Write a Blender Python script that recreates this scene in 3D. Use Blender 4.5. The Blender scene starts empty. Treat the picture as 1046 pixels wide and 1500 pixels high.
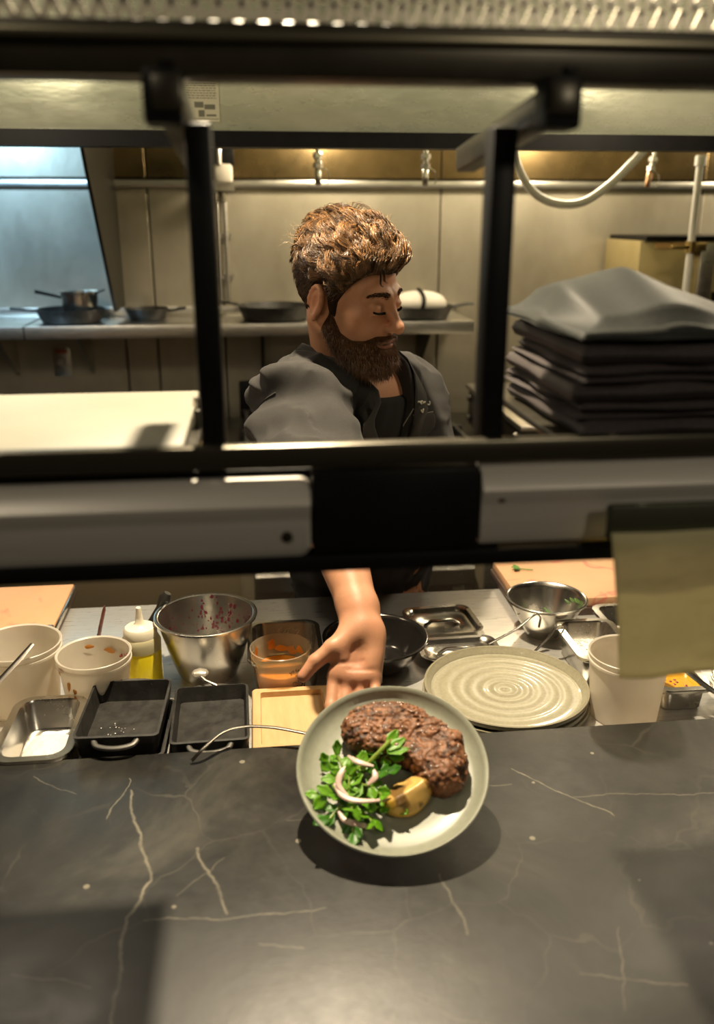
import bpy, bmesh, math, random
import numpy as np
from mathutils import Vector, Matrix, Quaternion

# ------------------------------------------------------------------ camera, world, lights, exposure
SC = bpy.context.scene
COL = SC.collection
PI = math.pi
CAM = np.array([0.0, 0.0, 1.75]); FPX = 1300.0; PIT = math.radians(18.5); YAW = math.radians(6.5)
cd = bpy.data.cameras.new('camera'); cam = bpy.data.objects.new('camera', cd); COL.objects.link(cam)
cam.location = CAM; cam.rotation_euler = (PI/2-PIT, 0, -YAW)
cd.sensor_fit = 'VERTICAL'; cd.sensor_height = 36.0; cd.lens = 36.0*FPX/1500.0
cd.clip_start = 0.02; cd.clip_end = 60
cd.dof.use_dof = True; cd.dof.focus_distance = 1.60; cd.dof.aperture_fstop = 2.6; cd.dof.aperture_blades = 9
SC.camera = cam

wd = bpy.data.worlds.new('world'); SC.world = wd; wd.use_nodes = True
wd.node_tree.nodes['Background'].inputs[0].default_value = (1.0, 0.82, 0.58, 1)
wd.node_tree.nodes['Background'].inputs[1].default_value = 0.06

def light(name, kind, loc, energy, color, size=0.05, aim=None, spot=None, blend=0.4, sizey=None):
    l = bpy.data.lights.new(name, kind); l.energy = energy; l.color = color
    if kind == 'AREA':
        l.size = size
        if sizey: l.shape = 'RECTANGLE'; l.size_y = sizey
    else: l.shadow_soft_size = size
    if kind == 'SPOT': l.spot_size = math.radians(spot); l.spot_blend = blend
    o = bpy.data.objects.new(name, l); COL.objects.link(o); o.location = loc
    if aim is not None:
        o.rotation_euler = (Vector(aim)-Vector(loc)).to_track_quat('-Z', 'Y').to_euler()
    return o
WARM = (1.0, 0.83, 0.58)
light('ceiling_spot', 'SPOT', (0.06, 1.50, 2.52), 138, WARM, 0.022, (0.06, 1.25, 0.95), 118, 0.5)   # track spot over the pass
light('aisle_fill', 'POINT', (1.15, 1.90, 2.20), 12, WARM, 0.08)  # unseen fill added on the kitchen side to backlight the ticket
light('aisle_fill', 'POINT', (-0.75, 1.72, 2.20), 11, (1.0, 0.84, 0.62), 0.08)  # unseen fill added to brighten the lower wall and left worktop
light('hood_lamp', 'POINT', (0.30, 3.50, 2.10), 15, (1.0, 0.84, 0.58), 0.06)
light('hood_lamp', 'POINT', (1.22, 3.50, 2.10), 15, (1.0, 0.84, 0.58), 0.06)
light('hood_lamp', 'POINT', (2.3, 3.50, 2.10), 12, (1.0, 0.84, 0.58), 0.06)
light('cool_hood_lamp', 'SPOT', (-1.10, 2.85, 2.20), 42, (0.40, 0.69, 1.0), 0.08, (-1.0, 3.83, 1.62), 80, 0.6)
light('front_fill', 'SPOT', (-0.75, -0.05, 2.70), 9.5, (1.0, 0.86, 0.64), 0.10, (-0.4, 0.75, 1.3), 110, 0.6)  # added front fill from the camera side, no fixture behind it
light('front_fill', 'SPOT', (0.80, -0.55, 2.35), 12, (1.0, 0.86, 0.64), 0.10, (0.5, 0.75, 1.4), 80, 0.7)  # second added fill, aimed to brighten ticket, strip and napkin fronts

SC.view_settings.view_transform = 'Standard'; SC.view_settings.look = 'None'
SC.view_settings.gamma = 1.0; SC.view_settings.use_curve_mapping = False
SC.view_settings.exposure = 0.6
SC.cycles.use_denoising = True
SC.cycles.sample_clamp_indirect = 4.0

# ------------------------------------------------------------------ helpers: mesh building
rnd = random.Random(7)
class MB:
    def __init__(s): s.v = []; s.f = []
    def add(s, V, F):
        o = len(s.v); s.v += [tuple(map(float, p)) for p in V]; s.f += [tuple(i+o for i in f) for f in F]; return s
    def box(s, c, d, bev=0.0, rz=0.0, rot=None, seg=2):
        bm = bmesh.new(); bmesh.ops.create_cube(bm, size=1.0)
        bmesh.ops.scale(bm, vec=d, verts=bm.verts)
        if bev: bmesh.ops.bevel(bm, geom=list(bm.edges), offset=bev, segments=seg, affect='EDGES', profile=0.5)
        R = rot if rot is not None else Matrix.Rotation(rz, 3, 'Z')
        return s.bm(bm, R, c)
    def bm(s, bm, R, c):
        bm.verts.ensure_lookup_table(); bm.verts.index_update(); c = Vector(c)
        V = [(R @ v.co)+c for v in bm.verts]; F = [[v.index for v in f.verts] for f in bm.faces]; bm.free()
        return s.add(V, F)
    def b2(s, x0, x1, y0, y1, z0, z1, bev=0.0):
        return s.box(((x0+x1)/2, (y0+y1)/2, (z0+z1)/2), (x1-x0, y1-y0, z1-z0), bev)
    def rings(s, R, cap0=True, cap1=True, closed=False):
        n = len(R[0]); V = [p for r in R for p in r]; F = []
        m = len(R)
        for i in range(m if closed else m-1):
            a = i*n; b = ((i+1) % m)*n
            for j in range(n):
                k = (j+1) % n; F.append((a+j, a+k, b+k, b+j))
        if not closed:
            if cap0: F.append(tuple(range(n-1, -1, -1)))
            if cap1: F.append(tuple((m-1)*n+j for j in range(n)))
        return s.add(V, F)
    def lathe(s, prof, n=40, c=(0, 0, 0), jit=None, closed=False):
        R = []
        for r, z in prof:
            R.append([(c[0]+r*math.cos(2*PI*j/n), c[1]+r*math.sin(2*PI*j/n), c[2]+z) for j in range(n)])
        return s.rings(R, True, True, closed)
    def rrect(s, prof, n=6, c=(0, 0, 0)):
        # prof: list of (half width, half depth, corner radius, z)
        R = []
        for w, d, r, z in prof:
            r = max(min(r, w, d), 1e-4); q = []
            for cx, cy, a0 in ((w-r, d-r, 0), (-(w-r), d-r, PI/2), (-(w-r), -(d-r), PI), (w-r, -(d-r), 1.5*PI)):
                for k in range(n+1):
                    a = a0+PI/2*k/n; q.append((c[0]+cx+r*math.cos(a), c[1]+cy+r*math.sin(a), c[2]+z))
            R.append(q)
        return s.rings(R)
    def tube(s, P, r, n=10, cap=True, flat=None, up=(0, 0, 1), closed=False):
        P = [Vector(p) for p in P]; m = len(P)
        rr = r if isinstance(r, (list, tuple)) else [r]*m
        fl = flat if isinstance(flat, (list, tuple)) else [flat or 1.0]*m
        T = []
        for i in range(m):
            if closed: t = P[(i+1) % m]-P[i-1]
            else: t = P[min(i+1, m-1)]-P[max(i-1, 0)]
            T.append(t.normalized())
        u = Vector(up); u = u-T[0]*u.dot(T[0])
        if u.length < 1e-4: u = T[0].orthogonal()
        u.normalize(); R = []
        for i in range(m):
            u = u-T[i]*u.dot(T[i]); u.normalize(); w = T[i].cross(u)
            R.append([P[i]+(w*math.cos(2*PI*j/n)+u*math.sin(2*PI*j/n)*fl[i])*rr[i] for j in range(n)])
        return s.rings(R, cap, cap, closed)
    def prism(s, poly, d0, d1, axis='x'):
        n = len(poly)
        f = {'x': lambda a, b, d: (d, a, b), 'y': lambda a, b, d: (a, d, b), 'z': lambda a, b, d: (a, b, d)}[axis]
        V = [f(a, b, d0) for a, b in poly]+[f(a, b, d1) for a, b in poly]
        F = [tuple(range(n)), tuple(range(2*n-1, n-1, -1))]+[(i, n+i, n+(i+1) % n, (i+1) % n) for i in range(n)]
        return s.add(V, F)
    def mesh(s, name, fix=True):
        me = bpy.data.meshes.new(name); me.from_pydata(s.v, [], s.f); me.validate()
        if fix:
            bm = bmesh.new(); bm.from_mesh(me); bmesh.ops.recalc_face_normals(bm, faces=bm.faces); bm.to_mesh(me); bm.free()
        return me
    def build(s, name, mat, parent=None, loc=(0, 0, 0), rot=(0, 0, 0), smooth=35, fix=True):
        return link(name, s.mesh(name, fix), mat, parent, loc, rot, smooth)

def link(name, me, mat, parent=None, loc=(0, 0, 0), rot=(0, 0, 0), smooth=35):
    if smooth:
        me.polygons.foreach_set('use_smooth', [True]*len(me.polygons))
        if smooth < 180: me.set_sharp_from_angle(angle=math.radians(smooth))
    o = bpy.data.objects.new(name, me); COL.objects.link(o)
    if mat is not None: me.materials.append(mat)
    o.location = loc; o.rotation_euler = rot
    if parent is not None: o.parent = parent
    return o
def tag(o, label, cat, group=None):
    o['label'] = label; o['category'] = cat
    if group: o['group'] = group
    return o
def thing(name, label, cat, loc=(0, 0, 0), rz=0.0, group=None):
    o = bpy.data.objects.new(name, None); COL.objects.link(o); o.empty_display_size = 0.05
    o.location = loc; o.rotation_euler = (0, 0, rz)
    return tag(o, label, cat, group)
def struct(o): o['kind'] = 'structure'; return o
def lerp(a, b, t): return a+(b-a)*t
def spline(P, n=8):
    P = [Vector(p) for p in P]; Q = [P[0]*2-P[1]]+P+[P[-1]*2-P[-2]]; out = []
    for i in range(1, len(Q)-2):
        a, b, c, d = Q[i-1:i+3]
        for k in range(n):
            t = k/n; out.append(0.5*((2*b)+(c-a)*t+(2*a-5*b+4*c-d)*t*t+(3*b-a-3*c+d)*t**3))
    out.append(P[-1]); return out

# ------------------------------------------------------------------ helpers: materials
def nodes(name):
    m = bpy.data.materials.new(name); m.use_nodes = True; nt = m.node_tree
    return m, nt, nt.nodes['Principled BSDF']
def ramp(nt, src, stops):
    r = nt.nodes.new('ShaderNodeValToRGB'); e = r.color_ramp.elements
    while len(e) < len(stops): e.new(0.5)
    for q, (p, c) in zip(e, stops): q.position = p; q.color = (*c, 1) if len(c) == 3 else c
    nt.links.new(src, r.inputs[0]); return r.outputs[0]
def noise(nt, scale, detail=4, rough=0.55, stretch=None, coord='Object', dist=0.0):
    tc = nt.nodes.new('ShaderNodeTexCoord'); n = nt.nodes.new('ShaderNodeTexNoise')
    n.inputs['Scale'].default_value = scale; n.inputs['Detail'].default_value = detail; n.inputs['Roughness'].default_value = rough
    n.inputs['Distortion'].default_value = dist
    src = tc.outputs[coord]
    if stretch:
        mp = nt.nodes.new('ShaderNodeMapping'); mp.inputs['Scale'].default_value = stretch
        nt.links.new(src, mp.inputs[0]); src = mp.outputs[0]
    nt.links.new(src, n.inputs[0]); return n.outputs[0]
def mixc(nt, f, a, b, mode='MIX'):
    m = nt.nodes.new('ShaderNodeMix'); m.data_type = 'RGBA'; m.blend_type = mode
    for sock, v in ((m.inputs[0], f), (m.inputs[6], a), (m.inputs[7], b)):
        if hasattr(v, 'is_output'): nt.links.new(v, sock)
        else: sock.default_value = v if isinstance(v, float) else (*v, 1)
    return m.outputs[2]
def bump(nt, bs, h, strength, dist=0.002):
    b = nt.nodes.new('ShaderNodeBump'); b.inputs['Strength'].default_value = strength; b.inputs['Distance'].default_value = dist
    nt.links.new(h, b.inputs['Height']); nt.links.new(b.outputs[0], bs.inputs['Normal'])
def pm(name, col, rough=0.5, metal=0.0, col2=None, ns=12.0, stretch=None, lo=0.35, hi=0.7, bs=None, bstr=0.2, bdist=0.002,
       rvar=0.0, trans=0.0, spec=0.5, sss=0.0, coat=0.0, sheen=0.0, detail=5, ior=None):
    m, nt, b = nodes(name); b.inputs['Roughness'].default_value = rough; b.inputs['Metallic'].default_value = metal
    b.inputs['Specular IOR Level'].default_value = spec
    b.inputs['Base Color'].default_value = (*col, 1)
    if col2 is not None:
        nt.links.new(ramp(nt, noise(nt, ns, detail, 0.6, stretch), [(lo, col), (hi, col2)]), b.inputs['Base Color'])
    if rvar:
        r = ramp(nt, noise(nt, ns*1.7, 5, 0.65, stretch), [(0.3, (rough-rvar,)*3), (0.7, (rough+rvar,)*3)]); nt.links.new(r, b.inputs['Roughness'])
    if bs: bump(nt, b, noise(nt, bs, 4, 0.6, stretch), bstr, bdist)
    if trans: b.inputs['Transmission Weight'].default_value = trans
    if ior: b.inputs['IOR'].default_value = ior
    if sss:
        b.inputs['Subsurface Weight'].default_value = sss; b.inputs['Subsurface Radius'].default_value = (0.012, 0.005, 0.003); b.inputs['Subsurface Scale'].default_value = 0.6
    if coat: b.inputs['Coat Weight'].default_value = coat; b.inputs['Coat Roughness'].default_value = 0.15
    if sheen: b.inputs['Sheen Weight'].default_value = sheen; b.inputs['Sheen Roughness'].default_value = 0.4
    return m

STEEL = pm('steel', (0.60, 0.575, 0.52), 0.24, 1.0, (0.68, 0.65, 0.59), 9, rvar=0.05, bs=40, bstr=0.012)
STEELB = pm('brushed_steel', (0.52, 0.50, 0.45), 0.34, 1.0, (0.66, 0.63, 0.56), 14, (1, 14, 14), rvar=0.08)
WALLST = pm('wall_steel', (0.36, 0.32, 0.235), 0.38, 0.5, (0.52, 0.475, 0.375), 3.2, (1.0, 1.0, 0.55), 0.3, 0.72, bs=5, bstr=0.10, bdist=0.02, rvar=0.09)
HOODST = pm('hood_steel', (0.44, 0.47, 0.34), 0.28, 0.4, (0.66, 0.68, 0.52), 4, (0.7, 1, 2.0), rvar=0.06, bs=4, bstr=0.10, bdist=0.02)
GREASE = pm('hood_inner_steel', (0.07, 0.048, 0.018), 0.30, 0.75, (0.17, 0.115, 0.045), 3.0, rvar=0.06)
DARKST = pm('dark_steel', (0.035, 0.031, 0.022), 0.33, 0.55, (0.055, 0.048, 0.032), 8, rvar=0.06)
BLACK = pm('black_enamel', (0.005, 0.005, 0.005), 0.45, 0.0, (0.009, 0.0085, 0.008), 20, spec=0.15)
ALU = pm('aluminium', (0.55, 0.52, 0.47), 0.40, 0.3, (0.60, 0.57, 0.52), 30, (0.2, 4, 4))
IRON = pm('cast_iron', (0.018, 0.017, 0.015), 0.50, 0.25, (0.045, 0.042, 0.037), 40, bs=160, bstr=0.25, bdist=0.001, rvar=0.08)
WHITEPL = pm('cream_plastic', (0.27, 0.26, 0.205), 0.5, 0.0, (0.24, 0.23, 0.18), 6)
# ================================================================== the setting
FLOORM = pm('floor_tile', (0.05, 0.035, 0.026), 0.55, 0, (0.09, 0.06, 0.042), 3)
CEILM = pm('ceiling_paint', (0.014, 0.0125, 0.010), 0.9, spec=0.1)
struct(MB().b2(-3.2, 4.2, -3.0, 3.9, -0.06, 0.0).build('floor', FLOORM))
struct(MB().b2(-3.2, 4.2, -3.0, 3.9, 2.80, 2.86).build('ceiling', CEILM))
DINING = pm('dining_wall', (0.11, 0.075, 0.045), 0.75, 0, (0.16, 0.11, 0.07), 2)
struct(MB().b2(-3.3, -3.2, -3.0, 3.9, 0, 2.8).build('wall_left', DINING))
struct(MB().b2(4.2, 4.3, -3.0, 3.9, 0, 2.8).build('wall_right', DINING))
struct(MB().b2(-3.2, 4.2, -3.1, -3.0, 0, 2.8).build('wall_front', DINING))
wb = struct(MB().b2(-3.2, 4.2, 3.84, 3.92, 0, 2.8).build('wall_back', DARKST))
# stainless panels of the back wall, each with its own edges; seams recessed
xs = [-3.2, -1.9, -0.535, -0.405, -0.125, 0.785, 1.92, 3.0, 4.2]
for i in range(len(xs)-1):
    MB().box(((xs[i]+xs[i+1])/2, 3.832, 0.93), (xs[i+1]-xs[i]-0.006, 0.014, 1.845), 0.003, seg=1).build('steel_panel', WALLST, wb)
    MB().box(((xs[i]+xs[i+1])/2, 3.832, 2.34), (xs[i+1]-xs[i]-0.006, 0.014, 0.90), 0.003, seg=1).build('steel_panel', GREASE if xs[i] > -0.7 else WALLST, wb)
trim = struct(MB().b2(-3.2, 4.2, 3.795, 3.84, 1.853, 1.882, 0.004).build('trim_1', STEELB))

# exhaust hood over the cooking line
hd = thing('exhaust_hood', 'long stainless exhaust hood with greenish front panel above the cooking line', 'hood', (0, 0, 0))
MB().b2(-2.6, 3.6, 2.585, 2.60, 1.945, 2.34, 0.003).build('front_panel', HOODST, hd)
MB().prism([(2.57, 1.922), (2.64, 1.922), (2.64, 1.935), (2.60, 1.935), (2.60, 1.962), (2.572, 1.962)], -2.6, 3.6).build('lip', BLACK, hd)
MB().prism([(2.585, 2.34), (2.60, 2.34), (2.95, 2.62), (2.95, 2.64)], -2.6, 3.6).build('sloped_panel', HOODST, hd)
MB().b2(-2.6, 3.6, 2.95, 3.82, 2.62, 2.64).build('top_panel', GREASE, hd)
for i in range(9):
    x = -2.4+i*0.62
    fl = MB().box((x, 3.55, 2.42), (0.56, 0.03, 0.44), 0.004, rot=Matrix.Rotation(-0.55, 3, 'X')).build('grease_filter', GREASE, hd)
# tapered side skirt that divides the two hood bays
MB().prism([(3.825, 1.396), (3.58, 1.396), (3.20, 1.90), (2.98, 2.25), (2.98, 2.60), (3.825, 2.60)], -0.538, -0.526).build('side_skirt', pm('skirt_steel', (0.05, 0.045, 0.035), 0.4, 0.6), hd)
# printed notice on hood front
PAPER = pm('notice_paper', (0.62, 0.60, 0.42), 0.6, 0, (0.56, 0.54, 0.38), 20)
INK = pm('notice_ink', (0.16, 0.16, 0.11), 0.7); RINK = pm('notice_red_ink', (0.5, 0.10, 0.06), 0.7)
nt_ = thing('notice_sticker', 'small cream printed notice with red heading stuck on the hood front', 'sticker', (-0.116, 2.583, 1.984))
MB().b2(-0.062, 0.045, -0.0012, 0.0012, 0, 0.115).build('paper', PAPER, nt_)
m = MB(); rr = random.Random(3)
for k in range(7):
    z = 0.092-k*0.006; a = -0.05
    while a < 0.036:
        w = rr.uniform(0.003, 0.011); m.b2(a, min(a+w, 0.038), -0.0018, -0.001, z, z+0.0022); a += w+0.002
m.b2(-0.02, 0.004, -0.0018, -0.001, 0.034, 0.048); m.b2(0.006, 0.034, -0.0018, -0.001, 0.03, 0.042); m.b2(-0.01, 0.006, -0.0018, -0.001, 0.012, 0.028)
m.b2(0.010, 0.036, -0.0018, -0.001, 0.013, 0.018); m.b2(-0.05, 0.042, -0.0018, -0.001, 0.006, 0.0075)
m.build('printed_lines', INK, nt_)
m = MB()
for k in range(9): m.b2(-0.045+k*0.0092, -0.039+k*0.0092, -0.0018, -0.001, 0.100, 0.111)
m.build('red_heading', RINK, nt_)

# nozzles of the fire suppression line hanging under the hood
for k, (x, tilt) in enumerate(((0.232, 0.0), (0.60, 0.0), (1.425, 0.16))):
    t = thing('fire_nozzle', ['chrome fire nozzle hanging behind the chef with curled safety cord', 'chrome fire nozzle hanging straight down beside the black post',
                              'tilted copper-tipped fire nozzle hanging beside the grey conduit loop'][k], 'nozzle', (x, 3.2 if k < 2 else 3.27, 1.845), 0, 'fire nozzles under the hood')
    t.rotation_euler = (0, tilt, 0)
    tip = pm('copper', (0.55, 0.34, 0.2), 0.35, 1.0) if k == 2 else STEEL
    MB().lathe([(0.0085, 0), (0.0105, 0.004), (0.0105, 0.05), (0.008, 0.054)], 14).build('nozzle_tip', tip, t)
    MB().lathe([(0.008, 0.052), (0.016, 0.056), (0.016, 0.070), (0.010, 0.074), (0.010, 0.082), (0.017, 0.086), (0.017, 0.102), (0.009, 0.106)], 6).build('hex_nut', STEEL, t)
    MB().lathe([(0.008, 0.10), (0.008, 0.42)], 12).build('drop_pipe', STEEL, t)
    MB().tube(spline([(0.010, -0.004, 0.058), (0.032, -0.004, 0.046), (0.038, -0.004, 0.02), (0.030, -0.004, 0.004)], 6), 0.0018, 6).build('safety_cord', STEEL, t)

# grey flexible conduit loop and white vertical pipe
CONDU = pm('grey_conduit', (0.60, 0.58, 0.52), 0.45, 0.1)
P = spline([(0.87, 3.2, 2.12), (0.895, 3.2, 2.0), (0.925, 3.2, 1.905), (0.985, 3.2, 1.825), (1.07, 3.2, 1.788), (1.165, 3.2, 1.793), (1.25, 3.2, 1.845), (1.32, 3.2, 1.91), (1.40, 3.2, 2.0), (1.47, 3.2, 2.12)], 8)
m = MB(); m.tube(P, 0.0145, 12); m.build('conduit_loop', CONDU)
tag(bpy.data.objects['conduit_loop'], 'grey flexible conduit hanging in a loop below the hood', 'conduit')
t = thing('gas_pipe', 'slim white vertical pipe in front of the steel cabinet on the wall', 'pipe', (1.583, 3.2, 0))
MB().lathe([(0.0125, 1.107), (0.0125, 1.935)], 14).build('pipe', CONDU, t)
MB().lathe([(0.019, 1.915), (0.019, 1.945), (0.015, 1.95)], 14).build('coupling', CONDU, t)
BRASS = pm('brass', (0.45, 0.33, 0.12), 0.35, 1.0)
for z in (1.64, 1.40):
    MB().lathe([(0.02, -0.02), (0.02, 0.02)], 10, (0, 0, z)).box((-0.045, -0.01, z), (0.07, 0.012, 0.014), 0.004).box((0.03, 0, z), (0.05, 0.03, 0.03), 0.005).build('pipe_clamp', BRASS, t)

# wall cabinet on the right
t = thing('steel_cabinet', 'tan steel wall cabinet with dark top behind the white pipe', 'cabinet', (0, 0, 0))
TANST = pm('tan_steel', (0.40, 0.32, 0.14), 0.42, 0.55, (0.47, 0.39, 0.2), 5)
MB().b2(1.50, 2.40, 3.45, 3.80, 1.18, 1.655, 0.004).build('body', TANST, t)
MB().b2(1.515, 2.41, 3.43, 3.80, 1.656, 1.672).build('top_cap', BLACK, t)
MB().b2(1.74, 1.80, 3.425, 3.45, 1.18, 1.645, 0.004).build('door_frame', STEELB, t)
MB().b2(1.815, 2.2, 3.435, 3.45, 1.20, 1.46).build('dark_window', BLACK, t)
MB().b2(1.56, 1.72, 3.44, 3.452, 1.628, 1.648).build('wood_strip', pm('orange_wood', (0.6, 0.36, 0.14), 0.5), t)
for z in (1.60, 1.28): MB().b2(1.69, 1.735, 3.42, 3.45, z, z+0.035, 0.004).build('hinge', BRASS, t)

# conduits and box in the corner of the wall
t = thing('conduit_bundle', 'three thin steel conduits running down the wall below the white box', 'conduit', (-0.165, 3.80, 0))
for k, dx in enumerate((0, 0.032, 0.064)):
    c = MB().lathe([(0.009, 1.40), (0.009, 1.84-0.012*k)], 10, (dx, 0, 0)).build('conduit', STEELB, t)
    MB().lathe([(0.013, 1.80), (0.013, 1.835)], 6, (dx, 0, 0)).build('coupling', STEEL, c)
for z in (1.50, 1.66): MB().b2(-0.02, 0.085, 0.006, 0.02, z, z+0.02).build('strap', STEELB, t)
t = thing('junction_box', 'small white rounded box on a bracket under the hood', 'box', (-0.13, 3.66, 1.84))
MB().box((0.03, 0, 0.06), (0.075, 0.06, 0.068), 0.012).build('cover', pm('box_white', (0.72, 0.66, 0.55), 0.5), t)
MB().box((0.03, 0.03, 0.13), (0.09, 0.05, 0.08), 0.005).build('bracket', BLACK, t)
MB().lathe([(0.010, 0.09), (0.010, 0.145)], 10, (0.02, -0.03, 0)).build('stem', STEEL, t)
MB().b2(-0.01, 0.07, 0.03, 0.14, 0.0, 0.02).build('arm', STEELB, t)

# wall shelf
t = thing('wall_shelf', 'long stainless wall shelf on triangular brackets carrying cast iron pans', 'shelf', (0, 0, 0))
MB().b2(-2.6, 0.865, 3.50, 3.825, 1.338, 1.352, 0.002).build('top', STEELB, t)
MB().b2(-2.6, 0.865, 3.490, 3.504, 1.305, 1.354, 0.003).build('front_lip', STEELB, t)
MB().b2(-2.6, 0.865, 3.812, 3.826, 1.352, 1.392, 0.002).build('back_lip', STEELB, t)
for x in (-1.62, -0.98, -0.68, 0.03, 0.70):
    MB().prism([(3.825, 1.338), (3.53, 1.338), (3.53, 1.32), (3.79, 1.13), (3.825, 1.13)], x-0.006, x+0.006).build('bracket', STEELB if x < -0.5 else DARKST, t)
MB().b2(-0.862, -0.858, 3.488, 3.80, 1.304, 1.355).build('joint', BLACK, t)

# electrical outlet
t = thing('power_outlet', 'steel power outlet with red strip on the wall below the shelf', 'outlet', (-0.80, 3.822, 1.17))
MB().box((0, 0, 0), (0.072, 0.008, 0.118), 0.003).build('cover_plate', STEELB, t)
MB().lathe([(0.019, 0), (0.017, 0.006)], 20).build('socket', pm('outlet_grey', (0.5, 0.47, 0.42), 0.5), t, (0, -0.004, -0.002), (PI/2, 0, 0))
m = MB()
for dx in (-0.007, 0.007): m.box((dx, -0.011, 0.002), (0.003, 0.002, 0.009))
m.lathe([(0.003, 0), (0.003, 0.002)], 8, (0, -0.011, -0.012)); m.build('slots', BLACK, t)
MB().box((0, -0.005, 0.044), (0.05, 0.004, 0.018), 0.001).build('red_strip', pm('outlet_red', (0.45, 0.10, 0.05), 0.5), t)

# ---------------------------------------------------------------- cooking line behind the chef
t = thing('refrigerated_base', 'stainless drawer base of the cooking line behind the chef', 'drawer base', (0, 0, 0))
MB().b2(-2.4, 3.2, 2.72, 3.78, 0.08, 0.90, 0.004).build('body', pm('base_steel', (0.22, 0.19, 0.13), 0.4, 0.7, (0.30, 0.26, 0.18), 4), t)
for i, (x0, x1) in enumerate(((-1.2, -0.075), (-0.03, 0.70), (0.74, 1.0), (1.05, 1.9))):
    dr = MB().b2(x0, x1, 2.70, 2.72, 0.42, 0.845, 0.004).build('drawer', STEELB if i else pm('drawer_brown', (0.26, 0.21, 0.13), 0.42, 0.7), t)
    if i == 1:
        MB().prism([(2.70, 0.662), (2.655, 0.662), (2.640, 0.650), (2.640, 0.598), (2.652, 0.598), (2.655, 0.640), (2.70, 0.645)], x0+0.005, x1-0.01).build('pull', STEEL, dr)
        MB().b2(x0+0.66, x0+0.70, 2.695, 2.70, 0.55, 0.565).build('badge', pm('badge', (0.6, 0.58, 0.5), 0.4), dr)
MB().b2(-2.4, 3.2, 2.69, 3.78, 0.90, 0.925, 0.003).build('top', DARKST, t)
t = thing('range_top', 'black cast iron range top with open grates behind the chef', 'stove', (0.35, 3.15, 0.926))
MB().b2(-0.42, 0.40, -0.40, 0.42, 0, 0.06, 0.006).build('body', BLACK, t)
MB().b2(-0.42, 0.40, 0.40, 0.45, 0, 0.19, 0.006).build('backsplash', BLACK, t)
for i in range(9): MB().b2(-0.40+i*0.096, -0.385+i*0.096, -0.36, 0.38, 0.06, 0.085, 0.003).build('grate_bar', IRON, t)
for j in range(3): MB().b2(-0.41, 0.40, -0.36+j*0.36, -0.345+j*0.36, 0.06, 0.088, 0.003).build('grate_bar', IRON, t)
for i in range(4): MB().lathe([(0.02, 0), (0.024, 0.006), (0.02, 0.03)], 14).build('knob', BLACK, t, (-0.3+i*0.2, -0.402, 0.03), (PI/2, 0, 0))
# griddle at the right with bolts along its side
BX = 0.85
t = thing('countertop_broiler', 'steel countertop broiler with round bolts along its side behind the napkins', 'broiler', (0, 0, 0.926))
MB().b2(BX, 1.70, 2.72, 3.48, 0.02, 0.172, 0.006).build('body', DARKST, t)
MB().b2(BX-0.012, 1.71, 2.71, 3.49, 0.160, 0.180, 0.005).build('top_rim', STEELB, t)
for y in (2.78, 3.0, 3.22, 3.44):
    for z in (0.05, 0.13): MB().lathe([(0.014, 0), (0.016, 0.006), (0.010, 0.014)], 12).build('bolt', STEEL, t, (BX, y, z), (0, -PI/2, 0))
for x in (BX+0.04, 1.66):
    for y in (2.76, 3.38): MB().lathe([(0.02, 0), (0.02, 0.022)], 10, (x, y, 0)).build('foot', BLACK, t)
# clutter left of the range
t = thing('dark_bottle', 'dark glass bottle with pale label on the cooking line', 'bottle', (-0.262, 3.0, 0.926))
b_ = MB().lathe([(0.034, 0), (0.036, 0.01), (0.036, 0.12), (0.016, 0.15), (0.014, 0.19), (0.016, 0.20)], 20).build('glass', pm('dark_glass', (0.02, 0.025, 0.05), 0.12), t)
MB().lathe([(0.0364, 0.035), (0.0368, 0.036), (0.0368, 0.075), (0.0364, 0.076)], 20).build('label_band', pm('lab', (0.4, 0.38, 0.36), 0.5), t)
t = thing('wood_block', 'small pale wooden block standing beside the dark bottle', 'block', (-0.19, 3.0, 0.926))
MB().b2(-0.03, 0.03, -0.03, 0.03, 0, 0.10, 0.004).build('block', pm('pale_wood', (0.55, 0.42, 0.2), 0.5, 0, (0.45, 0.33, 0.15), 20, (1, 1, 8)), t)
MB().b2(-0.03, 0.03, -0.03, 0.03, 0.101, 0.26, 0.004).build('dark_cap', DARKST, t)

# ---------------------------------------------------------------- prep table on the chef's side
W = 0.91
t = thing('prep_table', 'stainless prep table top between the stone counter and the chef', 'table', (0, 0, 0))
MB().b2(-1.6, 2.2, 1.215, 1.89, W-0.035, W, 0.004).build('top', pm('worktop_steel', (0.60, 0.585, 0.55), 0.32, 0.6, (0.70, 0.68, 0.64), 12, (1, 12, 12), rvar=0.07), t)
MB().b2(-1.6, 2.2, 1.23, 1.85, 0.10, W-0.036, 0.004).build('body', STEELB, t)
for x in (-1.5, -0.4, 0.9, 2.1):
    for y in (1.28, 1.82): MB().lathe([(0.022, 0), (0.022, 0.10)], 12, (x, y, 0)).build('foot', STEEL, t)
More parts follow.
